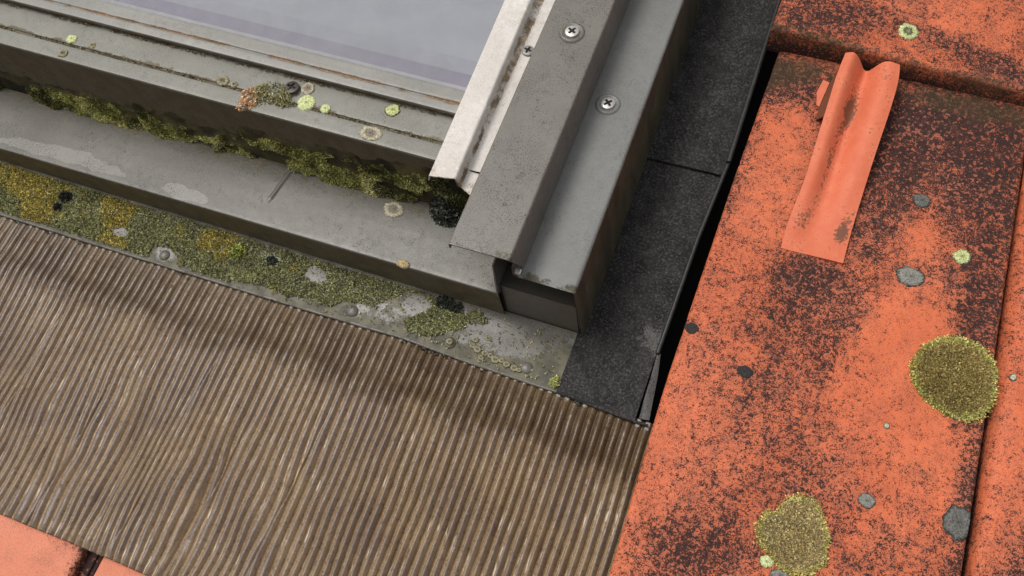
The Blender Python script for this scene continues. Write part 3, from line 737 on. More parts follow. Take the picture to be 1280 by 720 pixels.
# screws: recessed cross head on a pressed dimple
def screw(px, py, wz, parent, r=.0066, mat=None, tilt=(0, 0), dim=True, ang=.3, name='screw'):
    mat = mat or mat_steel
    p = at(px, py, wz + .003)
    n, k = 56, 20
    V = []; W = []
    for i in range(k + 1):
        rr = r * i / k
        for j in range(n):
            th = 2 * math.pi * j / n
            x, y = rr * math.cos(th), rr * math.sin(th)
            xr, yr = x * math.cos(ang) - y * math.sin(ang), x * math.sin(ang) + y * math.cos(ang)
            arm = .17 * r * (1.15 - .35 * max(abs(xr), abs(yr)) / (.62 * r))
            dcr = min(abs(xr), abs(yr)); lng = max(abs(xr), abs(yr))
            dep = 0
            if lng < .62 * r and dcr < arm: dep = .0016
            if math.hypot(x, y) < .24 * r: dep = .0019
            h = .0030 - .0009 * (rr / r) ** 3 - dep
            if i == k: h = -.0004
            V.append((p[0] + x, p[1] + y, wz + h + x * tilt[0] + y * tilt[1]))
    F = []
    for i in range(k):
        for j in range(n):
            F.append([i * n + j, (i + 1) * n + j, (i + 1) * n + (j + 1) % n, i * n + (j + 1) % n])
    if dim:
        D = []; m_ = 40
        radii = [(.0050, .0001), (.0072, .0001), (.0082, .0007), (.0094, .0013), (.0104, .0010), (.0114, .0003), (.0120, -.0006)]
        for rr, h in radii:
            for j in range(m_):
                th = 2 * math.pi * j / m_; D.append((p[0] + rr * math.cos(th), p[1] + rr * math.sin(th), wz + h + .0003))
        FF = [[i * m_ + j, (i + 1) * m_ + j, (i + 1) * m_ + (j + 1) % m_, i * m_ + (j + 1) % m_] for i in range(len(radii) - 1) for j in range(m_)]
        D = np.array(D)
        dm = part('screw_dimple', D, FF, mat_outer if wz < .11 else mat_cover, parent, attrs={'dirt': .18 + .3 * (fbm(D[:, 0] * 200, D[:, 1] * 200, 3) - .3), 'pale': np.zeros(len(D))}, sharp=None)
    o = part(name, np.array(V), F, mat, parent, sharp=30)
    o.data.materials.append(mat_recess_shade)
    for q in o.data.polygons:
        c = q.center; x, y = c[0] + parent_off(parent)[0] - p[0], c[1] + parent_off(parent)[1] - p[1]
        if math.hypot(x, y) < .66 * r and c[2] + parent_off(parent)[2] - x * tilt[0] - y * tilt[1] < wz + .0020: q.material_index = 1
    return o
screw(715, 38, .1384, inner_c, ang=.5)
screw(760, 128, .0970, outer_c, ang=.75)
screw(660, 62, .1320, bare_c, r=.0058, dim=False, ang=.2, mat=simple('dull_screw', (.26, .25, .23), .5, .2, .3, 500))
screw(364, 108, .1385, rail_c, r=.0072, mat=mat_brownscrew, dim=False, ang=.25, tilt=(.05, -.08))
# broken end clip visible at the corner of the inner cover
V, F = sweep([(-.1800, .1010), (-.1792, .1002), (-.1760, .1000), (-.1752, .1020)], 'v', .2915, .2960, 4, t=.0014, r=.0008, step=.001, warp=.0003)
part('cover_catch', V, F, mat_bare, rw, attrs=A0(V, .35))

# ------------------------------------------------------------------ clay clip lying on the tile
def clip():
    LP = [(1057, 66), (1051, 80), (1045, 96), (1035, 129), (1022, 171), (1006, 225), (987, 271), (979, 298), (976, 310)]
    RP = [(1125, 81), (1124, 95), (1121, 110), (1112, 140), (1095, 190), (1081, 234), (1066, 283), (1058, 312), (1054, 329)]
    WE = [.0560, .0550, .0535, .0500, .0440, .0375, .0320, .0300, .0296]
    AM = [.0150, .0150, .0145, .0132, .0108, .0078, .0034, .0008, .0002]
    n = 90; x = np.linspace(0, len(LP) - 1, n); ix = np.arange(len(LP))
    def sm(vals):
        v = np.interp(x, ix, vals); k = np.ones(9) / 9; vp = np.pad(v, 4, mode='reflect', reflect_type='odd'); return np.convolve(vp, k, 'valid')
    we = sm(WE); am = sm(AM)
    lx, ly = sm([p[0] for p in LP]), sm([p[1] for p in LP]); rx, ry = sm([p[0] for p in RP]), sm([p[1] for p in RP])
    m_ = 41; s = np.linspace(0, 1, m_)
    P = np.zeros((n, m_, 3)); D = np.zeros((n, m_))
    for i in range(n):
        a = at(lx[i], ly[i], we[i]); b = at(rx[i], ry[i], we[i])
        q = i / (n - 1)
        cen = .47 + .04 * q - .10 * q
        prof = .32 * np.exp(-((s - .13) / .13) ** 2) - .95 * np.exp(-((s - cen) / (.155 + .03 * q)) ** 2) + .18 * np.exp(-((s - .82) / .16) ** 2)
        prof = prof - prof[0] * (1 - s) - prof[-1] * s
        P[i, :, :2] = a[None, :2] * (1 - s[:, None]) + b[None, :2] * s[:, None]
        # saddle shaped head: the valley end is set back down the slope
        P[i, :, 1] -= .0035 * np.exp(-((s - cen) / .16) ** 2) * max(0, 1 - q * 6)
        P[i, :, 2] = we[i] + am[i] * prof + .0002 * (fbm(s * 8, s * 0 + q * 14, 4) - .5)
        D[i] = .27 + .62 * np.exp(-((s - cen + .05) / .09) ** 2 - ((q - .36) / .08) ** 2) + .68 * np.exp(-((s - .86) / .10) ** 2 - ((q - .80) / .06) ** 2) + .28 * np.exp(-((s - cen + .12) / .06) ** 2 - ((q - .55) / .22) ** 2) + .25 * np.exp(-((s - .2) / .15) ** 2 - ((q - .78) / .06) ** 2) + .2 * np.exp(-((s - .8) / .12) ** 2 - ((q - .18) / .08) ** 2)  # stain spots, plus shade painted on the groove's left wall and lower left
    t = thing('clay_clip', 'orange clay-coloured strap clip with grooved raised end on the big tile', 'roof clip', (.058, .415, .0285))
    Pr = P[::-1].copy(); Dr = D[::-1]
    V, F = solid_grid(Pr, .0026)
    part('strap', V, F, mat_clip, t, attrs={'dirt': np.concatenate([Dr.ravel(), np.full(n * m_, .6)])}, sharp=55)
    # gusset under the raised left edge, darkened to paint in the underside's shade
    top = [P[i, 1] for i in range(1, 38, 2)]
    q = []
    k = len(top)
    for i, p in enumerate(top):
        f = i / (k - 1)
        foot = np.array([p[0] - .0085 * f, p[1] + .005 * f, (p[2] - .004) * (1 - f) + .0275 * f])
        foot[2] = min(foot[2], p[2] - .0035)
        q.append((p - np.array([0, 0, .0022]), foot))
    V = []; F = []
    for a, b in q:
        V += [a, b, a + np.array([.002, 0, 0]), b + np.array([.002, 0, 0])]
    for i in range(k - 1):
        o = i * 4; F += [[o, o + 1, o + 5, o + 4], [o + 2, o + 6, o + 7, o + 3], [o + 1, o + 3, o + 7, o + 5], [o, o + 4, o + 6, o + 2]]
    e = (k - 1) * 4; F += [[0, 2, 3, 1], [e, e + 1, e + 3, e + 2]]
    part('gusset', np.array(V), F, mat_clip, t, attrs={'dirt': np.full(len(V), 1.2)}, sharp=40)
    c = [at(1029, 100, .033), at(1037, 103, .034), at(1024, 133, .0305), at(1020.5, 131, .0295), at(1021, 115, .031)]
    V = c + [p - np.array([0, 0, .0055]) for p in c]
    F = [[4, 3, 2, 1, 0], [5, 6, 7, 8, 9]] + [[i, (i + 1) % 5, (i + 1) % 5 + 5, i + 5] for i in range(5)]
    part('foot', np.array(V), F, mat_clip, t, attrs={'dirt': np.full(10, .2)}, smooth=False)
clip()

# ------------------------------------------------------------------ lichens
def hexmix(a, b, f): return tuple(x * (1 - f) + y * f for x, y in zip(a, b))
STY = {
 'lime': [(0, (.30, .33, .13)), (.35, (.50, .54, .24)), (.75, (.56, .60, .27)), (.84, (.24, .26, .12)), (.92, (.06, .06, .045)), (1, (.045, .045, .035))],
 'limering': [(0, (.50, .52, .24)), (.18, (.12, .12, .07)), (.42, (.10, .11, .065)), (.5, (.50, .53, .24)), (.8, (.58, .60, .28)), (.9, (.20, .20, .10)), (1, (.05, .05, .04))],
 'limepale': [(0, (.46, .50, .22)), (.3, (.60, .64, .33)), (.85, (.55, .60, .30)), (1, (.30, .32, .17))],
 'grey': [(0, (.19, .185, .165)), (.7, (.26, .25, .22)), (.84, (.13, .125, .105)), (.9, (.03, .03, .026)), (1, (.04, .036, .033))],
 'darkgrey': [(0, (.11, .11, .10)), (.75, (.15, .145, .13)), (.88, (.04, .04, .036)), (1, (.03, .028, .026))],
 'black': [(0, (.04, .036, .035)), (.8, (.035, .03, .03)), (1, (.05, .035, .03))],
 'cream': [(0, (.25, .22, .17)), (.4, (.22, .19, .15)), (.6, (.42, .38, .27)), (.82, (.50, .46, .33)), (.92, (.22, .19, .14)), (1, (.17, .15, .12))],
 'ring': [(0, (.16, .145, .10)), (.42, (.17, .15, .105)), (.55, (.31, .28, .17)), (.80, (.33, .30, .18)), (.92, (.13, .115, .08)), (1, (.10, .09, .065))],
 'orange': [(0, (.50, .36, .16)), (.6, (.42, .33, .18)), (1, (.25, .21, .15))],
 'pale': [(0, (.60, .60, .42)), (.5, (.52, .53, .36)), (.75, (.10, .10, .07)), (1, (.06, .05, .04))],
}
def lichen(px, py, wz, rx, ry, sty, label, group=None, h=.0011, cut=None, seed=None):
    seed = seed or int(px * 7 + py * 3)
    wf_ = wz if callable(wz) else (lambda u, v: wz)
    p0 = at(px, py, .03)
    for _ in range(3): p0 = at(px, py, float(wf_(p0[0], p0[1])))
    w0 = p0[2]
    ru = np.linalg.norm(at(px + rx, py, w0) - at(px - rx, py, w0)) / 2
    rv = np.linalg.norm(at(px, py + ry, w0) - at(px, py - ry, w0)) / 2
    nr, nth = (9, 44) if max(rx, ry) > 6 else (6, 22)
    st = STY[sty]; ks = [s[0] for s in st]
    V = []; Cc = []
    rng = np.random.RandomState(seed)
    for i in range(nr + 1):
        f = i / nr
        for j in range(nth):
            th = 2 * math.pi * j / nth
            lob = 1 + .20 * (fbm(np.array(2.1 * math.cos(th) + 5), np.array(2.1 * math.sin(th) + seed % 50), seed) - .5) * 2 + .05 * rng.uniform(-1, 1) * (f > .4)
            x, y = ru * f * lob * math.cos(th), rv * f * lob * math.sin(th)
            uu_, vv_ = p0[0] + x, p0[1] + y
            if cut is not None: uu_ = min(uu_, cut(vv_))
            hh = h * (1 - f ** 5) * (.75 + .5 * rng.rand()) if f < 1 else -.0008
            V.append((uu_, vv_, float(wf_(uu_, vv_)) + .0004 + hh))
            g = min(1, max(0, f + .10 * rng.uniform(-1, 1)))
            c = np.array([np.interp(g, ks, [s[1][k] for s in st]) for k in range(3)])
            Cc.append(c * (.82 + .36 * rng.rand()))
    F = []
    for i in range(nr):
        for j in range(nth):
            F.append([i * nth + j, (i + 1) * nth + j, (i + 1) * nth + (j + 1) % nth, i * nth + (j + 1) % nth])
    o = part('lichen', np.array(V), F, mat_lichen, cols=np.array(Cc), loc=p0, sharp=None)
    return tag(o, label, 'lichen', group)
TS = lambda u, v: float(TW(np.array(u), np.array(v))) - .0002
TN = lambda u, v: float(NW(np.array(u), np.array(v))) - .0002
TU = lambda u, v: float(UW_(np.array(u), np.array(v))) - .0002
GT = 'lichens on the clay tiles'; GW = 'lichens on the window rail'
lichen(1135, 40, TU, 14, 11, 'limering', 'pale green ring lichen on the upper clay tile', GT)
lichen(1202, 321, TS, 12, 10, 'lime', 'pale green lichen with black rim right of the clip', GT)
lichen(1138, 346, TS, 19, 13, 'grey', 'large oval grey lichen with dark rim just below right of the clip', GT)
lichen(1152, 251, TS, 12, 9, 'darkgrey', 'small dark grey lichen in the black stain right of the clip', GT)
lichen(1083, 626, TS, 12, 10, 'grey', 'small grey lichen between the lower moss cushion and the tile joint', GT)
lichen(1197, 653, TS, 20, 23, 'darkgrey', 'large dark grey lichen cut off by the tile joint', GT, cut=lambda v: np.interp(v, [.18, .28], [.2277, .2266]))
lichen(1195, 520, TS, 6, 6, 'pale', 'tiny pale lichen touching the rim of the upper moss cushion', GT)
lichen(1108, 533, TS, 4.5, 4, 'pale', 'tiny pale lichen alone on clean orange clay left below the upper moss cushion', GT)
lichen(1266, 472, TN, 5, 5, 'pale', 'tiny pale lichen on the tile right of the joint', GT)
lichen(958, 702, TS, 9, 8, 'limepale', 'small pale green lichen at the left foot of the lower moss cushion', GT)
lichen(975, 719, TS, 13, 8, 'grey', 'grey lichen below the lower moss cushion at the picture edge', GT)
lichen(865, 411, TS, 9, 8, 'black', 'black lichen spot near the left edge of the big tile', GT, h=.0006)
lichen(931, 465, TS, 11, 8, 'black', 'blackish oval lichen blotch in the middle of the big tile', GT, h=.0006)
lichen(90, 49, .1368, 7, 5.5, 'limepale', 'small lime lichen in the groove, leftmost on the rail', GW)
lichen(79, 67, .137, 7, 5, 'ring', 'small cream ring lichen on the front strip at far left', GW)
lichen(116, 57, .1362, 5, 4, 'ring', 'tiny ring lichen beside the leftmost lime lichen', GW)
lichen(278, 101, .1366, 9, 6, 'ring', 'cream ring lichen left of the orange moss tuft', GW)
lichen(293, 106, .1366, 5, 4, 'ring', 'tiny cream ring lichen touching the orange moss tuft', GW)
lichen(383, 129, .1368, 12, 10, 'limepale', 'bright lime lichen just below the brown screw', GW)
lichen(407, 136, .1366, 7, 6, 'limepale', 'small lime lichen right of the bright one by the screw', GW)
lichen(385, 111, .1368, 9, 8, 'cream', 'dull cream lichen just right of the brown screw', GW)
lichen(491, 138, .1368, 10, 8, 'lime', 'pale green lichen under the sash lip near the white strip', GW)
lichen(463, 167, .1370, 16, 9, 'cream', 'broad grey cream lichen on the front strip edge', GW)
lg = lambda u, v: float(LEDGE(u)) + .0006
lichen(492, 262, lg, 14, 10, 'cream', 'oval cream ring lichen on the grey ledge', 'lichens on the ledge')
lichen(504, 330, lg, 10, 5, 'orange', 'ochre crust lichen at the front edge of the ledge', 'lichens on the ledge')
for i, (a, b, r) in enumerate(((145, 190, 4), (195, 262, 4.5), (215, 183, 3.5), (155, 240, 5), (250, 295, 5.5), (310, 320, 5), (350, 340, 5), (175, 285, 4), (285, 300, 4), (225, 275, 4), (375, 350, 3.5), (130, 222, 4))):
    lichen(560 + a / 4.237, 380 + b / 4.237, .0022, r * 1.1, r * .85, 'ring', 'small cream ring lichen in the cluster by the lead strip rivets', 'ring lichens on the lead strip', h=.0007)
p_ = (.0)
lichen(562, 427, .0044, 5, 4, 'ring', 'cream lichen capping a rivet on the lead strip', 'lichens on the lead strip')

# ------------------------------------------------------------------ moss
rng = np.random.RandomState(5)
def leaves(P, N, size, cols, spread=.9, per=3):
    """per little two-triangle leaves at every point, splayed round the normal"""
    n = len(P)
    P = np.repeat(P, per, 0); N = np.repeat(N, per, 0); S = np.repeat(size, per) * rng.uniform(.6, 1.4, n * per); Cc = np.repeat(cols, per, 0)
    d = N + spread * rng.normal(size=P.shape); d /= np.linalg.norm(d, axis=1)[:, None]
    s = np.cross(d, rng.normal(size=P.shape)); s /= np.linalg.norm(s, axis=1)[:, None] + 1e-9
    L = S[:, None]
    a = P - d * L * .3; b = P + d * L * .45 + s * L * .28; c = P + d * L * .45 - s * L * .28; e = P + d * L
    V = np.stack([a, b, e, c], 1).reshape(-1, 3)
    i = np.arange(len(P)) * 4
    F = np.stack([i, i + 1, i + 2, i + 3], 1)
    Cv = Cc * 1.9 * rng.uniform(.7, 1.3, (len(P), 1))
    Cv = np.repeat(Cv, 4, 0).reshape(-1, 4, 3); Cv[:, 2] *= 1.15
    return V, F, Cv.reshape(-1, 3)
def join(*parts_):
    V = []; F = []; Cc = []; o = 0
    for v, f, c in parts_:
        V.append(v); F.append(f + o); Cc.append(c); o += len(v)
    return np.concatenate(V), np.concatenate(F), np.concatenate(Cc)
def pal(x, stops):
    ks = [s[0] for s in stops]; return np.stack([np.interp(x, ks, [s[1][k] for s in stops]) for k in range(3)], 1)

# moss bank on the rail face above the ledge
def rail_moss():
    nu, nw = 760, 60
    U, T = np.meshgrid(np.linspace(-1.04, -.232, nu), np.linspace(0, 1, nw))
    led = LEDGE(U)
    topc = np.interp(U, [-1.04, -.80, -.66, -.52, -.45, -.38, -.30, -.23], [.098, .098, .096, .098, .108, .112, .118, .124])
    Wv = led - .001 + T * (topc - .040)
    edge = T + .35 * (fbm(U * 38, Wv * 70, 101) - .5) + .2 * (fbm(U * 120, Wv * 140, 102) - .5)
    prof = np.sqrt(np.clip(1.05 - edge, 0, 1)) * sstep(1.02, .7, edge)
    gaps = sstep(.40, .54, fbm(U * 24, Wv * 36, 103))
    th = prof * (.0026 + .0058 * (1 - T) ** 1.5) * (.22 + .78 * gaps) * (.55 + .9 * fbm(U * 90, Wv * 110, 104)) - .0012
    th = th * np.where(U > -.26, .9, 1)
    Vv = .357 - th
    P = np.stack([U, Vv, Wv], -1)
    cl = fbm(U * 60, Wv * 60, 105)
    base = pal(cl.ravel(), [(0, (.030, .025, .014)), (.4, (.060, .050, .025)), (.7, (.10, .09, .035)), (1, (.15, .135, .06))])
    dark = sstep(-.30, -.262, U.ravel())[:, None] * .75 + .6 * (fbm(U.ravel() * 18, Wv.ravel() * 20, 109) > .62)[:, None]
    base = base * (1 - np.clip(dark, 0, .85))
    sheet = (P.reshape(-1, 3), gridfaces(nw, nu, True), base)
    sel = np.where((th.ravel() > .0012))[0]
    sel = rng.choice(sel, min(len(sel), 20000), replace=False)
    p = P.reshape(-1, 3)[sel]; nn = np.tile(np.array([0, -1.0, .55]), (len(sel), 1))
    pick = np.clip(fbm(p[:, 0] * 70, p[:, 2] * 70, 106) * .8 + .28 * (1 - T.ravel()[sel]) + rng.normal(0, .10, len(sel)), 0, 1)
    cc = pal(pick, [(0, (.030, .026, .014)), (.32, (.075, .070, .024)), (.5, (.160, .160, .044)), (.72, (.28, .275, .095)), (1, (.42, .39, .21))])
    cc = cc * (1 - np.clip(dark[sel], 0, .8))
    lv = leaves(p, nn, np.full(len(sel), .0016), cc, 1.0, 3)
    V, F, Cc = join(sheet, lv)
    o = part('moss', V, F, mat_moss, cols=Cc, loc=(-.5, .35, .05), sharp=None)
    tag(o, 'long olive green moss bank growing against the window rail on the ledge', 'moss', kind='stuff')
rail_moss()

# crumbly ledge-edge tufts of moss fallen on the ledge
def black_moss():
    c = at(556, 262, .055)
    n = 1900
    a = rng.uniform(0, 2 * np.pi, n); r = np.sqrt(rng.uniform(0, 1, n))
    p = np.stack([c[0] + .020 * r * np.cos(a) + .004, c[1] + .020 * r * np.sin(a) + .005, np.zeros(n)], 1)
    hgt = .030 * (1 - r ** 2) * rng.uniform(.2, 1, n)
    p[:, 2] = LEDGE(p[:, 0]) + .001 + hgt * sstep(.322, .352, p[:, 1])
    nn = p - np.array([c[0], c[1] + .01, .045]); nn /= np.linalg.norm(nn, axis=1)[:, None]
    pick = rng.uniform(0, 1, n)
    cc = pal(pick, [(0, (.010, .011, .009)), (.6, (.026, .028, .022)), (.85, (.07, .075, .06)), (1, (.16, .16, .13))])
    lv = leaves(p, nn, np.full(n, .0024), cc, 1.0, 4)
    o = part('moss_clump', lv[0], lv[1], mat_moss, cols=lv[2], loc=(c[0], c[1], float(LEDGE(c[0]))), sharp=None)
    tag(o, 'black crumbly moss clump under the end of the white strip', 'moss')
black_moss()

def strip_moss():
    n = 38000
    u = rng.uniform(-1.0, -.135, n); f = rng.uniform(0, 1, n)
    v = .2855 - f * (.2855 - lead_edge(u) - .003)
    cover = fbm(u * 30, v * 34, 201) * .75 + .25 * fbm(u * 110, v * 110, 202)
    dens = np.interp(u, [-1, -.62, -.45, -.33, -.25, -.21, -.14], [.78, .76, .66, .60, .50, .34, .15]) + .10 * np.sin(f * np.pi) - .20 * sstep(.70, 1, f) * sstep(-.62, -.50, u)
    for px, py, s in ((520, 384, .013), (396, 345, .009), (341, 325, .008), (205, 318, .009), (440, 390, .012), (470, 400, .014), (650, 425, .03), (150, 292, .008), (562, 428, .008)):
        p = at(px, py, 0); dens = dens - .8 * G(u, v, p[0], p[1], s * 1.2, s * .8)
    for px, py, s, k in ((530, 402, .016, .45), (605, 400, .012, .35), (305, 315, .015, .3), (350, 345, .014, .2), (40, 250, .04, .25)):
        p = at(px, py, 0); dens = dens + k * G(u, v, p[0], p[1], s, s * .8)
    keep = (cover < dens * .98) | (rng.rand(n) < .035)
    u, v, f = u[keep], v[keep], f[keep]; n = len(u)
    tall = .0012 + .0036 * fbm(u * 60, v * 60, 203) * rng.uniform(.3, 1, n)
    p = np.stack([u, v, .0012 + tall * .7], 1)
    nn = np.tile(np.array([0, -.25, 1.0]), (n, 1))
    yel = np.clip(fbm(u * 24, v * 26, 204) * 1.1 - .12 + np.interp(u, [-1, -.72, -.5, -.2], [.17, .15, -.05, -.15]), 0, 1)
    pick = np.clip(rng.beta(2, 2, n) * .7 + .35 * (fbm(u * 80, v * 80, 205) - .2), 0, 1)
    g = pal(pick, [(0, (.045, .044, .028)), (.35, (.125, .125, .060)), (.65, (.225, .225, .108)), (1, (.38, .375, .22))])
    y = pal(pick, [(0, (.09, .075, .025)), (.4, (.22, .185, .05)), (.7, (.36, .30, .085)), (1, (.46, .42, .20))])
    k = sstep(.48, .62, yel + rng.normal(0, .05, n))[:, None]
    cc = g * (1 - k) + y * k
    lv = leaves(p, nn, np.full(n, .0018), cc, 1.1, 4)
    o = part('moss', lv[0], lv[1], mat_moss, cols=lv[2], loc=(-.5, .26, .001), sharp=None)
    tag(o, 'patchy yellow green moss carpet on the lead strip', 'moss', kind='stuff')
strip_moss()

def tuft(px, py, wz, ru, rv, hgt, n, stops, label, size=.002, name='moss_clump', per=4, spread=.9):
    c = at(px, py, wz)
    a = rng.uniform(0, 2 * np.pi, n); r = np.sqrt(rng.uniform(0, 1, n)) * (.85 + .3 * vnoise(2 * np.cos(a) + px, 2 * np.sin(a) + py, 7))
    p = np.stack([c[0] + ru * r * np.cos(a), c[1] + rv * r * np.sin(a), wz + .0005 + hgt * np.sqrt(np.clip(1 - r ** 2, 0, 1)) * rng.uniform(.3, 1, n)], 1)
    nn = np.stack([np.cos(a) * r, np.sin(a) * r, np.full(n, .9)], 1)
    cc = pal(np.clip(rng.uniform(0, 1, n), 0, 1), stops)
    lv = leaves(p, nn, np.full(n, size), cc, spread, per)
    o = part(name, lv[0], lv[1], mat_moss, cols=lv[2], loc=c, sharp=None)
    return tag(o, label, 'moss')
gstops = [(0, (.07, .065, .03)), (.5, (.19, .18, .085)), (1, (.36, .34, .19))]
ostops = [(0, (.16, .10, .05)), (.5, (.40, .26, .15)), (1, (.55, .42, .28))]
def screw_tuft():
    ps = []; cs = []
    for px, py, ru, rv, n, st in ((340, 118, .019, .012, 420, gstops), (352, 128, .012, .006, 180, gstops), (312, 122, .010, .013, 260, ostops), (306, 131, .008, .006, 120, ostops), (326, 117, .010, .012, 200, gstops), (358, 116, .008, .008, 120, gstops)):
        c = at(px, py, .138); a = rng.uniform(0, 2 * np.pi, n); r = np.sqrt(rng.uniform(0, 1, n)) * (.6 + .8 * vnoise(3 * np.cos(a) + px, 3 * np.sin(a) + py, 3))
        ps.append(np.stack([c[0] + ru * r * np.cos(a), c[1] + rv * r * np.sin(a), .1372 + .005 * (1 - r ** 2) * rng.uniform(.2, 1, n)], 1)); cs.append(pal(rng.uniform(0, 1, n), st))
    p = np.concatenate(ps); cc = np.concatenate(cs)
    lv = leaves(p, np.tile(np.array([0, 0, 1.0]), (len(p), 1)), np.full(len(p), .0016), cc, 1.2, 3)
    o = part('moss_clump', lv[0], lv[1], mat_moss, cols=lv[2], loc=at(335, 120, .137), sharp=None)
    tag(o, 'orange and green moss tuft beside the brown screw on the rail', 'moss')
screw_tuft()
tuft(298, 316, .002, .008, .008, .007, 260, [(0, (.06, .07, .015)), (.5, (.20, .22, .05)), (1, (.36, .38, .12))], 'bright green moss tuft standing up on the lead strip')
tuft(83, 247, .003, .0065, .005, .006, 170, [(0, (.010, .010, .009)), (1, (.03, .03, .025))], 'black dirt and moss crumb on the yellow mossy strip at left, the higher of two', size=.0022, spread=1.4)
tuft(73, 260, .003, .004, .004, .004, 80, [(0, (.010, .010, .009)), (1, (.028, .028, .025))], 'black dirt and moss crumb on the yellow mossy strip at left, the lower of two', size=.0022, spread=1.4)
tuft(693, 478, .002, .004, .005, .004, 90, [(0, (.10, .10, .03)), (.5, (.26, .27, .09)), (1, (.44, .44, .2))], 'tiny yellow green moss tuft at the corner of strip and gutter', size=.0017)
tuft(372, 208, .049, .008, .008, .006, 200, gstops, 'small green moss tuft hanging over the crease of the ledge')
for px, py, ru, n in ((557, 379, .009, 200), (570, 385, .007, 140), (340, 327, .006, 90)):
    tuft(px, py, .002, ru, ru * .8, .004, n, [(0, (.008, .010, .008)), (.8, (.03, .034, .026)), (1, (.07, .08, .06))],
         {557: 'blackish moss patch on the lead strip under the ledge end, left half', 570: 'blackish moss patch on the lead strip under the ledge end, right half', 340: 'small blackish moss knob on the strip beside the bright tuft'}[px], size=.0019)
def crumbs():
    u = np.concatenate([rng.uniform(-.31, -.10, 150), rng.uniform(-.95, -.31, 120)]); n = len(u)
    p = np.stack([u, lead_edge(u) - .001 - .004 * rng.rand(n), -.0015 + .001 * rng.rand(n)], 1)
    keep = fbm(u * 40, u * 0, 301) > .52; p = p[keep]
    lv = leaves(p, np.tile(np.array([0, 0, 1.0]), (len(p), 1)), np.full(len(p), .0022), pal(rng.uniform(0, 1, len(p)), [(0, (.01, .01, .009)), (.8, (.04, .04, .03)), (1, (.22, .21, .17))]), 1.2, 5)
    o = part('moss', lv[0], lv[1], mat_moss, cols=lv[2], loc=(-.3, .23, -.002), sharp=None)
    tag(o, 'black moss crumbs caught under the rolled edge of the lead strip', 'moss', kind='stuff')
crumbs()
# dry moss line in the rail groove and under the lip
def groove():
    n = 2600
    u = rng.uniform(-1.0, -.28, n)
    which = rng.rand(n)
    v = np.where(which < .6, .3752 + .0010 * rng.normal(size=n), .4012 + .0008 * rng.normal(size=n))
    wv = np.where(which < .6, .1362, .1375)
    keep = fbm(u * 40, v * 10, 311) > np.where(which < .6, .45, .52)
    p = np.stack([u, v, wv], 1)[keep]
    lv = leaves(p, np.tile(np.array([0, 0, 1.0]), (len(p), 1)), np.full(len(p), .0012), pal(rng.uniform(0, 1, len(p)), [(0, (.03, .025, .015)), (.6, (.11, .09, .05)), (1, (.28, .22, .13))]), 1.2, 3)
    o = part('moss', lv[0], lv[1], mat_moss, cols=lv[2], loc=(-.5, .376, .136), sharp=None)
    tag(o, 'thin dry moss line in the grooves of the window rail', 'moss', kind='stuff')
groove()

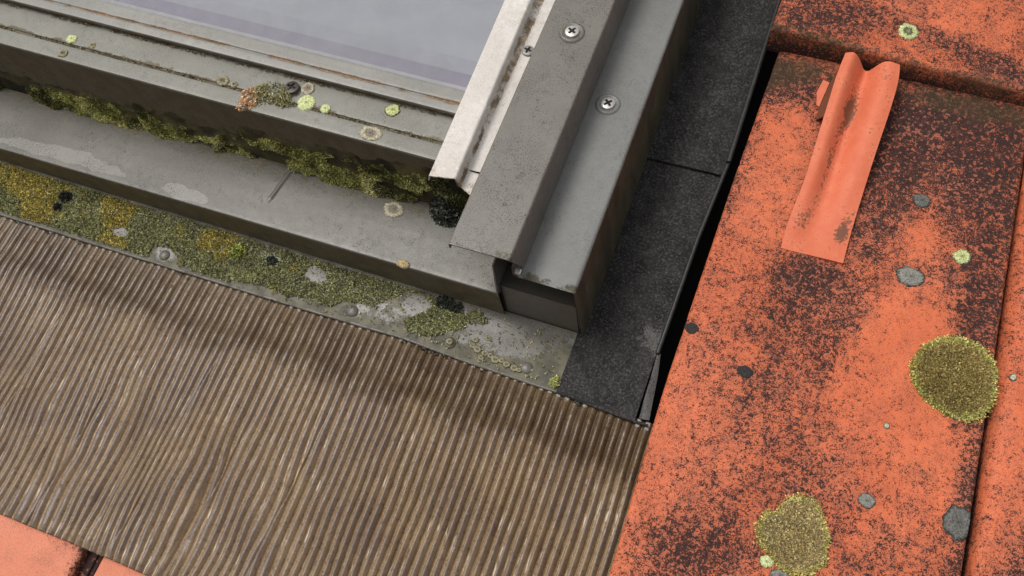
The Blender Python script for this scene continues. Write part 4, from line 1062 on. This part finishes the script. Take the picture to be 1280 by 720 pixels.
def cushion(outline, centre, hgt, label, inner, rim, n=9000, bare=None):
    """moss cushion with irregular outline (photo outline laid on the tile)"""
    pts = np.array([at(x, y, .027)[:2] for x, y in outline]); c = at(*centre, .027)[:2]
    ang = np.arctan2(pts[:, 1] - c[1], pts[:, 0] - c[0]); rad = np.hypot(pts[:, 0] - c[0], pts[:, 1] - c[1])
    o = np.argsort(ang); ang, rad = ang[o], rad[o]
    R = lambda a: np.interp(a, np.concatenate([ang - 2 * np.pi, ang, ang + 2 * np.pi]), np.tile(rad, 3))
    nr, nth = 28, 110
    Q, A = np.meshgrid(np.linspace(0, 1, nr), np.linspace(-np.pi, np.pi, nth))
    rr = Q * R(A) * (1 + .05 * (fbm(A * 6, Q * 3, 9) - .5) * Q)
    U = c[0] + rr * np.cos(A); Vv = c[1] + rr * np.sin(A)
    hh = hgt * np.clip(1 - Q ** 3.5, 0, 1) ** .6 * (.82 + .36 * fbm(U * 140, Vv * 140, 14)) - .001
    ground = TW(U, Vv)
    P = np.stack([U, Vv, ground + hh], -1)
    def colr(q, u, v, m_):
        k = sstep(.80, .96, q + .10 * (fbm(u * 120, v * 120, 19) - .5))[:, None]
        a = pal(m_, inner); b = pal(m_, rim); return a * (1 - k) + b * k
    base = colr(Q.ravel(), U.ravel(), Vv.ravel(), np.full(Q.size, .25))
    sheet = (P.reshape(-1, 3), gridfaces(nth, nr), base)
    a = rng.uniform(-np.pi, np.pi, n); q = np.sqrt(rng.uniform(0, 1, n))
    r = q * R(a) * (1 + .045 * rng.normal(size=n) * (q > .8))
    u = c[0] + r * np.cos(a); v = c[1] + r * np.sin(a)
    h2 = hgt * np.clip(1 - q ** 3.5, 0, 1) ** .6 * (.82 + .36 * fbm(u * 140, v * 140, 14))
    if bare is not None:
        keep = np.ones(n, bool)
        for px, py, s in bare:
            b = at(px, py, .027); keep &= rng.rand(n) > .9 * G(u, v, b[0], b[1], s, s)
        a, q, u, v, h2 = a[keep], q[keep], u[keep], v[keep], h2[keep]; n = len(u)
    p = np.stack([u, v, TW(u, v) + h2 - .0008], 1)
    nn = np.stack([np.cos(a) * q ** 3 * 1.2, np.sin(a) * q ** 3 * 1.2, np.full(n, 1.0)], 1)
    lv = leaves(p, nn, np.full(n, .0016), colr(q, u, v, np.clip(rng.beta(2, 2, n), 0, 1)), .55, 3)
    V, F, Cc = join(sheet, lv)
    t = part('moss_cushion', V, F, mat_moss, cols=Cc, loc=(c[0], c[1], float(TW(np.array(c[0]), np.array(c[1])))), sharp=None)
    tag(t, label, 'moss', 'round moss cushions on the big tile')
cushion([(1140, 470), (1143, 450), (1155, 433), (1172, 425), (1192, 422), (1212, 427), (1230, 437), (1243, 455), (1244, 475), (1240, 500), (1232, 516), (1215, 524), (1195, 521), (1175, 512), (1157, 499), (1146, 485)], (1192, 473), .0065,
        'round olive moss cushion beside the tile joint, the upper of two',
        [(0, (.085, .066, .020)), (.4, (.17, .132, .042)), (.75, (.28, .22, .085)), (1, (.45, .37, .18))], [(0, (.12, .115, .03)), (.5, (.30, .29, .085)), (1, (.46, .44, .17))], n=11000)
cushion([(946, 668), (947, 655), (958, 640), (972, 640), (983, 624), (998, 620), (1015, 625), (1026, 638), (1029, 656), (1036, 672), (1030, 685), (1032, 700), (1022, 712), (1004, 717), (985, 716), (972, 707), (964, 694), (958, 688), (950, 682)], (993, 672), .0065,
        'lobed pale moss cushion near the foot of the big tile, the lower of two',
        [(0, (.12, .095, .04)), (.4, (.23, .185, .085)), (.75, (.36, .29, .145)), (1, (.54, .46, .27))], [(0, (.14, .13, .03)), (.5, (.32, .29, .09)), (1, (.50, .44, .18))], n=8000, bare=[(972, 650, .010), (962, 668, .008)])

for o in list(C.objects):
    if '_loc' in o.keys(): del o['_loc']
